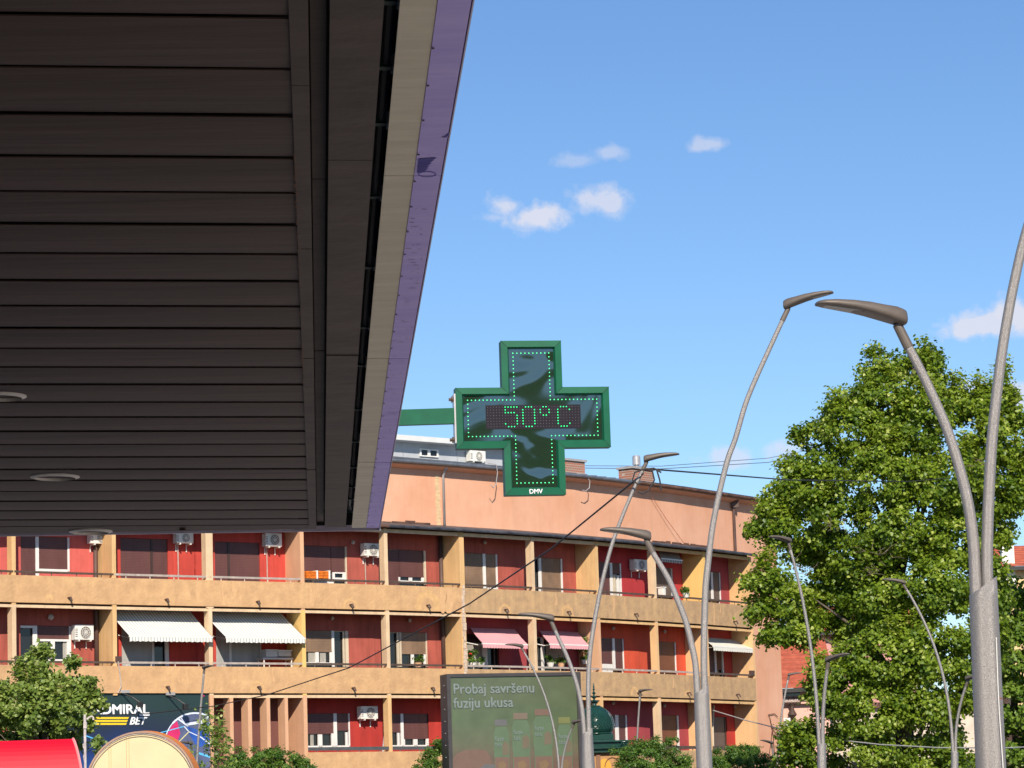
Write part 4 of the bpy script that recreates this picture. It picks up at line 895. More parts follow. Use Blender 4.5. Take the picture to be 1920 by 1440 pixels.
# ------------------------------------------------------------------ street lamps with two curved arms
LM = mat('flecked_grey_paint', (.25, .23, .215), .40, metal=.35, var=.12, scale=230, bump=.4, bscale=300, detail=1, col2=(.40, .375, .355))  # sparkle put into the colour as fine pale flecks
LH = mat('grey_brown_lamp_head', (.14, .115, .095), .5, metal=.15, var=.08, scale=20)
LG = mat('lamp_underside', (.30, .28, .25), .3, var=.1)
LK = mat('lamp_joint_black', (.02, .02, .02), .5)
def head(t, joint, dirv, L=.49, tilt=.06, arm_dir=None):
    d = V((dirv.x, dirv.y, 0)).normalized(); sd_ = V((-d.y, d.x, 0)); z = V((0, 0, 1)); mb = MB(); n = 14; secs = []
    prof = [(-.035, .050, .050, .002), (-.03, .062, .070, .002), (0, .070, .078, .002), (.06, .076, .080, .006), (.2, .084, .070, .012), (.4, .088, .060, .020), (.6, .086, .048, .022), (.8, .078, .036, .018), (.92, .066, .028, .012), (.98, .050, .020, .008), (1.0, .030, .012, .006)]
    base = len(mb.v)
    for (f, w_, th, zo) in prof:
        c = joint + d * (f * L) + z * (zo + f * L * tilt + .035)
        for k in range(n):
            a = 2 * math.pi * k / n; ca_, sa = math.cos(a), math.sin(a)
            hh = th * .78 if sa > 0 else th * .42
            mb.v.append(tuple(c + sd_ * (w_ * math.copysign(abs(ca_) ** .7, ca_)) + z * (hh * math.copysign(abs(sa) ** .8, sa))))
    for i in range(len(prof) - 1):
        for k in range(n):
            a = i * n + k; b = i * n + (k + 1) % n; mb.f.append([a, b, b + n, a + n]); mb.m.append(0)
    mb.f.append(list(range(n))[::-1]); mb.m.append(0); mb.f.append([(len(prof) - 1) * n + k for k in range(n)]); mb.m.append(0)
    h = mb.build('lamp_head', LH, t, smooth=True)
    def under(f, w_, dz): 
        c = joint + d * (f * L) + z * (f * L * tilt + .035 + dz); return c - sd_ * w_, c + sd_ * w_
    g = MB(); a = under(.52, .058, .002); b = under(.92, .038, -.001); c = under(.52, .058, .012); e = under(.92, .038, .006)
    g.hexa([a[0], a[1], b[1], b[0], c[0], c[1], e[1], e[0]]).build('lamp_glass', LG, h)
    g = MB(); a = under(.40, .055, .004); b = under(.50, .058, .0); c = under(.40, .05, .014); e = under(.5, .05, .012)
    g.hexa([a[0], a[1], b[1], b[0], c[0], c[1], e[1], e[0]]).build('lamp_recess', LK, h)
def lamp(label, Y, base, bw, col_l, col_r, arms, bot_w=None, seg=14):
    """base px of the pole foot at the frame edge, its width in px, collar points, arms=[(start, joint, tip, w0, w1, power)] all measured from the photo at depth Y"""
    P = lambda p, dy=0.0: at_y(p[0], p[1], Y + dy)
    mpp = Y / FPX; b = P(base); t = thing('street_lamp', (b.x, Y, 0), label, 'street lamp', 'double curved street lamps')
    # pole stands upright; the slant of its picture comes from the tilt of the camera
    top = V(((P(col_l).x + P(col_r).x) / 2, Y, (P(col_l).z + P(col_r).z) / 2)); r1 = (P(col_r) - P(col_l)).x / 2; r0 = bw * mpp / 2
    foot_x = b.x; gr = (foot_x - top.x) / max(.5, top.z - b.z)
    n = 20; mb = MB(); zl, zr = P(col_l).z, P(col_r).z
    rings = [(foot_x + min(.06, gr * b.z), 0.0, r0 * 1.05), (b.x, b.z, r0), (top.x, min(zl, zr) - .01, r1)]
    for (x, z, r) in rings:
        for k in range(n): a = 2 * math.pi * k / n; mb.v.append((x + r * math.cos(a), Y + r * math.sin(a), z))
    for k in range(n): a = 2 * math.pi * k / n; mb.v.append((top.x + r1 * math.cos(a), Y + r1 * math.sin(a), (zl + zr) / 2 + (zr - zl) / 2 * math.cos(a)))
    for i in range(3):
        for k in range(n): q = i * n + k; w = i * n + (k + 1) % n; mb.f.append([q, w, w + n, q + n]); mb.m.append(0)
    mb.f.append([3 * n + k for k in range(n)]); mb.m.append(0)
    mb.build('pole', LM, t, smooth=False if False else True).data.polygons[-1].use_smooth = False
    for arm_spec in arms:
        (s, j, tip, w0, w1, pw) = arm_spec[:6]; way = arm_spec[6] if len(arm_spec) > 6 else None
        a, e = P(s), P(j); dx = (tip[0] - j[0]) * mpp; L = .49; dx = max(-.485, min(.485, dx)); dyy = -math.sqrt(max(.0, L * L - dx * dx)) * (1 if len(label) % 2 else .6)
        hd = V((dx, dyy, 0)); reach = e.x - a.x; yreach = dyy * .6 if abs(dx) < .40 else 0.0
        pts = []; rs = []
        a0 = V((a.x, Y, a.z - .35)); pts.append(a0); rs.append(w0 * mpp / 2)
        for i in range(seg + 1):
            f = i / seg; pts.append(V((a.x + reach * f ** pw, Y + yreach * f ** pw, a.z + (e.z - a.z) * f))); rs.append((w0 + (w1 - w0) * f) * mpp / 2)
        if way:                                # measured course of the arm, smoothed
            q = [V((P(w).x, Y, P(w).z)) for w in way]; q = [a0, V((a.x, Y, a.z))] + q[1:]; pts = [a0]; rs = [w0 * mpp / 2]
            ext = [q[0]] + q + [q[-1] * 2 - q[-2]]
            for i in range(1, len(q)):
                p0_, p1_, p2_, p3_ = ext[i - 1], ext[i], ext[i + 1], ext[i + 2]
                for z_ in range(1, 5):
                    u = z_ / 4; pts.append(.5 * ((2 * p1_) + (p2_ - p0_) * u + (2 * p0_ - 5 * p1_ + 4 * p2_ - p3_) * u * u + (3 * p1_ - p0_ - 3 * p2_ + p3_) * u ** 3))
                    rs.append((w0 + (w1 - w0) * (i - 1 + u) / (len(q) - 1)) * mpp / 2)
        arm_ = MB().tube(pts, rs, 14).build('arm', LM, t, smooth=True)
        d2 = (pts[-1] - pts[-2]).normalized()
        MB().tube([pts[-1] - d2 * .13, pts[-1] + d2 * .012], [w1 * mpp / 2 * 1.22, w1 * mpp / 2 * 1.15], 14).build('sleeve', LH, arm_, smooth=False)
        MB().tube([pts[-1] + d2 * .012, pts[-1] + d2 * .04], w1 * mpp / 2 * .9, 10).build('pivot', LK, arm_)
        tlt = (P(tip).z - e.z - .02) / L if abs(dx) > .3 else .05
        head(t, pts[-1] - hd.normalized() * .02 + V((0, 0, .0)), hd, L, tlt)
    return t
lamp('nearest thick double lamp at the right edge with an orange rust line', 16.5, (1858, 1440), 57, (1817, 1117), (1869, 1080),
     [((1829, 1093), (1684, 612), (1529, 584), 23.5, 16, 2.05, [(1829, 1093), (1825.5, 1021), (1816, 949), (1801, 885), (1780, 817), (1757, 760), (1729, 700), (1702, 648), (1684, 612)]),
      ((1851, 1078), (2330, -285), (2480, -300), 22.5, 16, 2.0, [(1851, 1078), (1852, 987), (1855, 911), (1859.5, 832), (1867, 755), (1878, 665), (1891.5, 581.5), (1905, 513.5), (1920, 449), (1941, 380), (1985, 260), (2050, 115), (2130, -40), (2230, -190), (2300, -285)])])
lamp('tall thick double lamp standing between the green dome kiosk and the round bush', 30.3, (1321, 1440), 30, (1301, 1302), (1328.5, 1284),
     [((1307, 1290), (1213, 1012), (1120, 997), 13, 10, 2.25, [(1307, 1290), (1304, 1246), (1296.6, 1207.6), (1287, 1169), (1272.5, 1130), (1253, 1084.5), (1224, 1036), (1213, 1014)]),
      ((1320.7, 1285), (1477, 580), (1566, 556), 13.8, 8.5, 2.75, [(1320.7, 1285), (1319.7, 1237), (1320.7, 1169), (1323, 1101), (1328, 1053), (1335, 995), (1347, 932), (1364, 863), (1379, 822), (1397.5, 758.5), (1418, 708), (1441, 657.5), (1468, 599), (1477, 580)])])
lamp('double lamp before the green dome kiosk, cables tied near its upper head', 42.7, (1103, 1440), 25, (1090.5, 1378), (1111, 1364),
     [((1095, 1369), (1034, 1166), (970, 1156), 9.5, 7, 2.3, [(1095, 1369), (1089.5, 1318.7), (1079, 1274.6), (1063, 1230.5), (1047, 1196), (1034, 1166)]),
      ((1104, 1363), (1212, 867), (1278, 855), 9.8, 6.5, 2.5, [(1104, 1363), (1103, 1281), (1107, 1218), (1116.5, 1155), (1129, 1092), (1145, 1029), (1164, 975.4), (1189, 915.6), (1212, 867)])])
lamp('double lamp in front of the big tree, its high arm leaning left', 56.5, (1541, 1440), 17, (1532, 1395), (1549, 1394),
     [((1536, 1398), (1477, 1020), (1438, 1013), 7.5, 5, 2.3), ((1543, 1398), (1551, 1243), (1589, 1231), 8, 6, 1.8)])
lamp('double lamp before the big tree, left of the nearest thick lamp', 66, (1790, 1440), 14, (1783, 1408), (1797, 1410),
     [((1787, 1410), (1694, 1096), (1650, 1089), 6, 4.5, 2.4), ((1792, 1411), (1812, 1277), (1838, 1272), 6, 4.5, 2.0)])
lamp('thin double lamp standing right in front of the billboard', 82, (1052, 1470), 9, (1047, 1462), (1056, 1462),
     [((1049, 1465), (978, 1215), (947, 1211), 4.6, 3.4, 2.3), ((1053, 1465), (1076, 1358), (1100, 1354), 4.4, 3.4, 2.1)])
lamp('thin dark lamp rising beside the round bush and the green dome kiosk', 98, (1190, 1470), 7, (1187, 1462), (1194, 1462),
     [((1192, 1465), (1200, 1299), (1217, 1294), 4.2, 3.4, 1.3), ((1189, 1465), (1175, 1408), (1160, 1404), 4, 3.2, 1.8)])
lamp('thin lamp in front of the betting shop sign with its head below the balcony rail', 88, (368, 1440), 8, (362, 1432), (373, 1432),
     [((369, 1436), (384, 1255), (400, 1249), 4.8, 3.8, 1.2), ((364, 1434), (359, 1397), (341, 1391), 4, 3.4, 1.4)])
lamp('thin lamp standing against the right end of the salmon wall', 103, (1456, 1470), 8, (1452, 1462), (1461, 1462),
     [((1458, 1465), (1479, 1268), (1506, 1263), 4.4, 3.6, 1.8), ((1454, 1465), (1446, 1396), (1424, 1390), 4, 3.2, 1.8)])
# rust line, loose wire on the nearest lamp
A_ = bpy.data.objects['street_lamp']
def lampring(x0, x1, y, h):
    Y = 16.5; a = at_y(x0, y, Y); b = at_y(x1, y, Y); c = (a + b) / 2; r = (b.x - a.x) / 2; m_ = MB()
    for i in range(16):
        t0 = math.pi + math.pi * i / 16; t1 = math.pi + math.pi * (i + 1) / 16; hh = h * (1 if i < 9 else .5) * rnd.uniform(.7, 1.15)
        if i in (9, 13): continue
        m_.poly([(c.x + r * math.cos(t), Y + r * math.sin(t), z) for t, z in ((t0, c.z), (t1, c.z), (t1, c.z + hh), (t0, c.z + hh))])
    m_.build('rust_line', mat('orange_rust', (.33, .10, .05), .9, var=.4, scale=60), A_)
lampring(1827, 1881, 1312, .016)
a = [at_y(1868, 1195, 16.42), at_y(1871, 1280, 16.42), at_y(1874, 1340, 16.415), at_y(1881, 1440, 16.41), at_y(1890, 1640, 16.40)]
MB().tube([p + V((0, .003, 0)) for p in a], .0028, 5).build('loose_white_wire', MT['white'], A_)

# ------------------------------------------------------------------ billboard
BY = 92.0
def billboard():
    yaw = math.radians(17); bx = V((math.cos(yaw), math.sin(yaw), 0)); bn = V((math.sin(yaw), -math.cos(yaw), 0))
    p0 = at_y(842, 1269, BY); pr = at_plane(1086, 1262, p0, bn); Wd = (pr - p0).dot(bx); zt = (p0.z + pr.z) / 2; Hh = 3.35; T = .75
    o = V((p0.x, p0.y, zt - Hh))
    fr_m = mat('dark_grey_billboard_frame', (.055, .05, .052), .45, metal=.2, var=.15)
    t = thing('billboard', (o.x + 2, o.y, 0), 'large billboard with an olive green drink poster reading Probaj savršenu fuziju ukusa', 'billboard')
    B_ = lambda u, v, d=0: o + bx * u + V((0, 0, v)) + bn * d
    MB().obox(B_(-.08, -.1, -T), bx * (Wd + .12), bn * (T - .06), V((0, 0, Hh + .16))).build('cabinet', fr_m, t)
    rim = MB()
    for (u, v, w_, h) in ((-.08, -.1, .12, Hh + .16), (Wd - .10, -.1, .14, Hh + .16), (.04, Hh - .04, Wd - .14, .10), (.04, -.1, Wd - .14, .12)):
        rim.obox(B_(u + .001, v, -.058), bx * (w_ - .002), bn * .075, V((0, 0, h)))
    rim.build('rim', fr_m, t)
    b = MB()
    for j in range(9): b.cbox(B_(-.082, .2 + j * .36, -.3), .02, .03, .03, rz=yaw)
    b.build('side_bolts', MT['downp'], t)
    m = bpy.data.materials.new('printed_poster'); m.use_nodes = True; nt = m.node_tree; N = nt.nodes; L = nt.links; p = N['Principled BSDF']
    p.inputs['Roughness'].default_value = .25; p.inputs['Coat Weight'].default_value = .35; p.inputs['Coat Roughness'].default_value = .25
    tc = N.new('ShaderNodeTexCoord'); s = N.new('ShaderNodeSeparateXYZ'); L.new(tc.outputs['Generated'], s.inputs[0])
    r = N.new('ShaderNodeValToRGB'); L.new(s.outputs[2], r.inputs[0]); cr = r.color_ramp
    cr.elements[0].position = .0; cr.elements[0].color = (.17, .085, .07, 1); cr.elements[1].position = .62; cr.elements[1].color = (.085, .118, .058, 1)
    e = cr.elements.new(.16); e.color = (.135, .08, .062, 1); e = cr.elements.new(.40); e.color = (.105, .115, .065, 1); e = cr.elements.new(.8); e.color = (.090, .112, .06, 1)
    no = N.new('ShaderNodeTexNoise'); no.inputs['Scale'].default_value = 2.5; mx = N.new('ShaderNodeMix'); mx.data_type = 'RGBA'; mx.blend_type = 'OVERLAY'; mx.inputs['Factor'].default_value = .25
    L.new(tc.outputs['Object'], no.inputs['Vector']); L.new(r.outputs[0], mx.inputs['A']); L.new(no.outputs[0], mx.inputs['B']); L.new(mx.outputs['Result'], p.inputs['Base Color'])
    po = MB().obox(B_(.04, .02, -.05), bx * (Wd - .14), bn * .02, V((0, 0, Hh - .06))).build('poster', m, t)
    ink = mat('faded_poster_letters', (.19, .225, .215), .35, var=.03); X = Wd / 244.0
    U = lambda x: (x - 842) * X; Vv = lambda y: Hh - (y - 1268) * X
    text('Probaj savršenu', .43, B_(U(849), Vv(1300), -.026), bx, (0, 0, 1), ink, po, bold=.014, sx=.94)
    text('fuziju ukusa', .43, B_(U(849), Vv(1325), -.026), bx, (0, 0, 1), ink, po, bold=.014, sx=.94)
    # printed bottles, flat print on the poster
    cols = {'blue': (.12, .12, .12), 'pink': (.17, .13, .095), 'cap3': (.165, .105, .08), 'yel': (.16, .17, .065), 'body': (.10, .148, .085), 'fruit': (.145, .12, .08), 'foot': (.16, .10, .075), 'txt': (.165, .21, .185), 'or': (.19, .125, .07)}
    pm = {k: mat('print_' + k, v, .3, var=.06, scale=4) for k, v in cols.items()}
    def flat(pts, k, d, name='printed_bottle'):
        MB().poly([B_(U(x), Vv(y), -.028 + d) for x, y in pts][::-1]).build(name, pm[k], po)
    for i, (xc, yt, w_, cap, hs) in enumerate(((936, 1347, 28, 'blue', 1), (973, 1336, 33, 'pink', 1), (1014, 1330, 35, 'cap3', 1), (1055, 1345, 27, 'yel', 1))):
        h = w_ / 2; cw = h * .8
        flat([(xc - cw, yt), (xc + cw, yt), (xc + cw, yt + 11), (xc - cw, yt + 11)], cap, .003)
        flat([(xc - cw * .9, yt + 13), (xc + cw * .9, yt + 13), (xc + h, yt + 24), (xc + h * 1.02, yt + 66), (xc + h * .95, yt + 70), (xc + h, 1440), (xc + h, 1470), (xc - h, 1470), (xc - h, 1440), (xc - h * .95, yt + 70), (xc - h * 1.02, yt + 66), (xc - h, yt + 24)], 'body', .003)
        flat([(xc - h * .9, 1414), (xc + h * .9, 1414), (xc + h * .9, 1470), (xc - h * .9, 1470)], 'foot', .005)
        flat([(xc + h * .15, yt + 44), (xc + h * .6, yt + 38), (xc + h * .95, yt + 46), (xc + h * .9, yt + 62), (xc + h * .1, yt + 64)], 'fruit', .006)
        flat([(xc - h * .5, 1424), (xc + h * .2, 1420), (xc + h * .6, 1428), (xc + h * .1, 1440), (xc - h * .4, 1438)], 'or', .007)
        text('fuze', .20, B_(U(xc - h * .85), Vv(yt + 38), -.021), bx, (0, 0, 1), pm['txt'], po, bold=.006, sx=.9)
        text('tea', .20, B_(U(xc - h * .85), Vv(yt + 48), -.021), bx, (0, 0, 1), pm['txt'], po, bold=.006, sx=.9)
    flat([(845, 1415), (852, 1406), (868, 1400), (892, 1399), (908, 1402), (914, 1412), (918, 1440), (918, 1480), (845, 1480)], 'foot', .002, 'printed_fruit')
    flat([(890, 1436), (905, 1425), (922, 1427), (925, 1440), (925, 1480), (890, 1480)], 'blue', .004, 'printed_fruit')
    MB().obox(B_(Wd * .5 - .25, -6, -.6), bx * .5, bn * .4, V((0, 0, 6))).build('support_post', fr_m, t)
billboard()

# ------------------------------------------------------------------ kiosk with green dome
def kiosk():
    KY = 97.0; c = at_y(1117, 1400, KY); mpp = KY / FPX; c0 = V((c.x, KY, 0)); z = lambda y: at_y(1117, y, KY).z
    gd = mat('glossy_dark_green_paint', (.012, .050, .038), .18, var=.15, scale=6, coat=.4); yl = mat('kiosk_yellow_wall', (.66, .33, .035), .6, var=.06); br = mat('kiosk_brown_pilaster', (.22, .11, .06), .7)
    t = thing('kiosk', c0, 'small kiosk with a glossy dark green scaled onion dome and moulded cornice', 'kiosk')
    R = 36.5 * mpp; zb, zt = z(1376), z(1323); H = zt - zb
    prof = [(R * .80, 0), (R * .93, H * .10), (R * 1.0, H * .28), (R * .985, H * .42), (R * .9, H * .60), (R * .72, H * .78), (R * .45, H * .92), (R * .22, H * 1.0)]
    dm = MB().lathe(V((c0.x, KY, zb)), prof, 40).build('dome', gd, t, smooth=True)
    sc_ = MB()
    def pr(f):
        for (r1, z1), (r2, z2) in zip(prof, prof[1:]):
            if z1 <= f * H <= z2 + 1e-6: q = (f * H - z1) / (z2 - z1); return r1 + (r2 - r1) * q
        return prof[-1][0]
    for i in range(9):
        f = .14 + i * .062
        for k in range(34):
            a = 2 * math.pi * (k + .5 * (i % 2)) / 34; r0, r1 = pr(f) + .004, pr(f + .06) + .004; da = math.pi / 34 * .92
            P_ = lambda rr, aa, ff: V((c0.x + rr * math.cos(aa), KY + rr * math.sin(aa), zb + ff * H))
            tipp = P_(r0 + .022, a, f)
            sc_.poly([P_(r1, a - da, f + .05), tipp, P_(r1, a + da, f + .05)]); sc_.poly([P_(r1, a - da, f + .05), P_(r1, a + da, f + .05), P_(r1, a, f + .09)])
    sc_.build('dome_scales', gd, dm, kind='stuff')
    ri = MB()
    for k in range(8):
        a = 2 * math.pi * (k + .3) / 8; ri.tube([V((c0.x + (pr(f) + .01) * math.cos(a), KY + (pr(f) + .01) * math.sin(a), zb + f * H)) for f in [i / 10 for i in range(11)]], .012, 5)
    ri.build('dome_rib', gd, dm)
    z0 = zt; fin_ = [(.30, 0), (.12, .03), (.10, .10), (.26, .16), (.06, .22), (.05, .26), (.15, .31), (.05, .36), (.045, .41), (.11, .45), (.04, .50), (.035, .55), (.07, .58), (.03, .62), (.05, .67), (.005, .80)]
    MB().lathe(V((c0.x, KY, z0 - .02)), [(max(.008, r * .62), h_ * .92) for r, h_ in fin_], 14).build('finial', gd, t, smooth=False)
    def sq(w_, y1, y0, name, m, ch=.0): # square tier
        MB().cbox(V((c0.x, KY, (z(y0) + z(y1)) / 2)), w_ * 2, w_ * 2, z(y0) - z(y1), rz=math.radians(6)).build(name, m, t, bevel=.012)
    hw = lambda px: px * mpp
    MB().lathe(V((c0.x, KY, z(1378))), [(R * .86, 0), (R * .9, .03), (R * .86, .06)], 30).build('dome_ring', gd, t)
    sq(hw(30), 1388, 1378, 'upper_tier', gd); sq(hw(33), 1390.5, 1388.2, 'moulding', gd)
    sq(hw(58), 1394, 1390.6, 'cornice_top', gd); sq(hw(53), 1403, 1394.2, 'cornice_band', gd); sq(hw(56), 1406, 1403.2, 'moulding', gd); sq(hw(51), 1409.5, 1406.2, 'cornice_band', gd); sq(hw(53.5), 1413, 1409.7, 'moulding', gd)
    # curled corner ornament
    k_ = V((c0.x + hw(53), KY - hw(53), z(1399)))
    cu = MB(); 
    for a0 in (0, 2.1, 4.2):
        cu.tube([k_ + V((math.cos(a0 + q * .8), -.3, math.sin(a0 + q * .8))) * (.03 + .028 * q) for q in range(5)], .022, 6)
    cu.build('corner_ornament', gd, t)
    # body with arched opening
    bw = hw(44); MB().cbox(V((c0.x, KY, z(1413.2) / 2)), bw * 2, bw * 2, z(1413.2), rz=math.radians(6)).build('body', mat('kiosk_tan_wall', (.42, .22, .09), .7), t)
    ax = V((math.cos(math.radians(6)), math.sin(math.radians(6)), 0)); nn_ = V((math.sin(math.radians(6)), -math.cos(math.radians(6)), 0)); fc = V((c0.x, KY, 0)) + nn_ * (bw + .004)
    def fp(u, y, d=0): p = fc + ax * (u * mpp) + nn_ * d; return V((p.x, p.y, z(y)))
    MB().poly([fp(-2, 1620), fp(22, 1620)] + [fp(10 + 12 * math.cos(a), 1440 - 16 * math.sin(a)) for a in [math.pi * i / 10 for i in range(11)]]).build('arched_panel', yl, t)
    MB().tube([fp(24 + 14 * math.cos(a), 1440 - 18 * math.sin(a), .02) for a in [math.pi * .98 * i / 12 for i in range(13)]], .014, 6).build('arch_moulding', br, t)
    MB().obox(fp(-6, 1620), ax * (8 * mpp), nn_ * .05, V((0, 0, z(1413.5) - z(1620)))).build('pilaster', br, t)
kiosk()

# ------------------------------------------------------------------ betting shop sign (on the facade, bays two and three)
def betsign():
    k = 3; d = -.10; mp = lambda x, y: hit(k, x, y, d)
    s0 = -3.0; s1, _ = hit(3, 396.5, 1370, d); zt = hit(3, 330, 1300.5, d)[1]; zb = 3.0
    t = thing('shop_sign', BP(3, 1, d, zb), 'dark blue betting shop sign board with white and yellow lettering and a neon football', 'sign')
    m = bpy.data.materials.new('printed_night_blue'); m.use_nodes = True; nt = m.node_tree; N = nt.nodes; L = nt.links; p = N['Principled BSDF']; p.inputs['Roughness'].default_value = .4
    g = N.new('ShaderNodeTexCoord'); s = N.new('ShaderNodeSeparateXYZ'); L.new(g.outputs['Generated'], s.inputs[0]); r = N.new('ShaderNodeValToRGB')
    no = N.new('ShaderNodeTexNoise'); no.inputs['Scale'].default_value = 3; no.inputs['Detail'].default_value = 3; L.new(g.outputs['Generated'], no.inputs['Vector'])
    a = N.new('ShaderNodeMath'); a.operation = 'MULTIPLY_ADD'; a.inputs[1].default_value = .25; L.new(no.outputs[0], a.inputs[0]); L.new(s.outputs[2], a.inputs[2]); L.new(a.outputs[0], r.inputs[0])
    cr = r.color_ramp; cr.elements[0].position = .25; cr.elements[0].color = (.015, .09, .35, 1); cr.elements[1].position = 1.0; cr.elements[1].color = (.022, .045, .045, 1)
    e = cr.elements.new(.6); e.color = (.015, .035, .14, 1); e = cr.elements.new(.8); e.color = (.02, .03, .06, 1); L.new(r.outputs[0], p.inputs['Base Color'])
    o = BP(k, s0, d + .16, zb)
    bo = MB().obox(o, BE[k] * (s1 - s0), BN[k] * .05, (0, 0, zt - zb)).build('board', m, t)
    # board front stands at depth d + .16; print sits on it
    d2 = d + .155
    def S(x, y): s, z = hit(3, x, y, d2); return BP(3, s, d2, z)
    WPm = mat('sign_white', (.85, .85, .85), .4, var=.02); YM = mat('sign_yellow', (.85, .60, .02), .4, var=.02)
    sc_px = 105.0 / FPX
    text('ADMIRAL', 24.5 * sc_px, S(174, 1339), BE[3], (0, 0, 1), WPm, bo, bold=.02, sx=1.13)
    MB().poly([S(261, 1339), S(281, 1339), S(280, 1342), S(262, 1342)]).build('underline', WPm, bo)
    for y in (1344.5, 1350, 1355.5):
        MB().poly([S(165, y + 3.6), S(240 - (y - 1344) * .35, y + 3.6), S(242 - (y - 1344) * .35, y), S(168, y)]).build('yellow_bar', YM, bo)
    text('BET', 19 * sc_px, S(242, 1358.5), BE[3], (0, 0, 1), WPm, bo, bold=.016, shear=.35, sx=1.05)
    # neon ball
    cxp, cyp, R = 366, 1394, 57
    NB_ = {'w': mat('print_pale_blue', (.72, .78, .9), .4, var=.03), 'g': mat('print_blue_grey', (.10, .12, .22), .4, var=.2), 'p': mat('print_magenta', (.62, .03, .14), .4, var=.1), 'b': mat('print_blue', (.03, .10, .42), .4, var=.3), 'c': mat('print_cyan', (.12, .5, .85), .4), 'y': mat('print_pale_yellow', (.65, .6, .3), .4)}
    def clipx(x): return min(x, 396)
    def fl(pts, kk, dd):
        q = [S(clipx(x), y) - BN[3] * dd for x, y in pts]; MB().poly(q).build('printed_ball', NB_[kk], bo)
    circ = lambda r, a0, a1, n=18: [(cxp + r * math.cos(a0 + (a1 - a0) * i / n), cyp - r * math.sin(a0 + (a1 - a0) * i / n)) for i in range(n + 1)]
    fl([q for q in circ(R, math.radians(55), math.radians(215), 26)] + [(350, 1440), (396, 1440), (396, 1345)], 'g', .004)
    fl(circ(R - 2, math.radians(140), math.radians(195), 8) + [(330, 1397), (338, 1375), (332, 1352)], 'p', .008)
    fl([(351, 1362), (372, 1369), (393, 1368), (396, 1345), (396, 1394), (370, 1402), (352, 1372)], 'b', .008)
    def line(a, b, w_, kk, dd=.012):
        dx, dy = b[0] - a[0], b[1] - a[1]; l = math.hypot(dx, dy); nx, ny = -dy / l * w_ / 2, dx / l * w_ / 2
        fl([(a[0] + nx, a[1] + ny), (b[0] + nx, b[1] + ny), (b[0] - nx, b[1] - ny), (a[0] - nx, a[1] - ny)], kk, dd)
    cc_ = circ(R, math.radians(58), math.radians(205), 22)
    for q0, q1 in zip(cc_, cc_[1:]): line(q0, q1, 3.2 if q0[0] > 325 else 1.8, 'w')
    for a_, b_, w_, kk in (((334, 1348), (350, 1360), 3, 'w'), ((350, 1360), (352, 1356), 4, 'w'), ((350, 1358), (376, 1354), 5, 'w'), ((376, 1354), (395, 1341), 4, 'w'), ((376, 1355), (386, 1368), 3, 'w'),
                          ((296, 1375), (345, 1362), 1.8, 'c'), ((345, 1362), (354, 1372), 1.8, 'w'), ((354, 1372), (334, 1392), 1.8, 'y'), ((354, 1372), (376, 1382), 1.6, 'w'), ((376, 1382), (396, 1397), 2.2, 'w'),
                          ((157, 1378), (194, 1392), 2.2, 'c'), ((194, 1392), (190, 1399), 1.8, 'c'), ((384, 1372), (396, 1349), 1.6, 'c'), ((372, 1412), (396, 1420), 4, 'c'), ((338, 1345), (352, 1362), 1.5, 'w')):
        line(a_, b_, w_, kk)
    MB().obox(S(380, 1306), BE[3] * .06, -BN[3] * .01, (0, 0, .05)).build('printed_dot', NB_['p'], bo)
    # two floodlights on arms
    for i, (x, y, lb) in enumerate(((262, 1318, 'black floodlight on a slanting arm above the white and yellow lettering'), (347, 1322, 'black floodlight on a slanting arm above the neon football'))):
        s, z = hit(3, x, y, -.45); f = thing('floodlight', BP(3, s, -.45, z), lb, 'floodlight', 'floodlights of the betting shop sign')
        MB().tube([BP(3, s - .42, -.02, z + .36), BP(3, s - .2, -.3, z + .2), BP(3, s, -.45, z + .02)], .022, 6).build('arm', MT['black'], f)
        MB().obox(BP(3, s - .08, -.55, z - .14), BE[3] * .17, BN[3] * .16, (0, 0, .17)).build('lamp_housing', MT['black'], f, bevel=.01)
        MB().obox(BP(3, s - .5, -.06, z + .36), BE[3] * .34, BN[3] * .06, (0, 0, .10)).build('wall_plate', MT['cement'], f)
betsign()
# thin vertical cord hanging over the parapet beside the sign
s, z = hit(3, 222, 1240, -.06)
MB().tube([BP(3, s, -.05, 7.75), BP(3, s + .08, -.05, 7.1), BP(3, s + .10, -.05, 6.9), BP(3, s - .02, -.04, 6.68)], .025, 6).build('hanging_cord', MT['rail2'], bld)

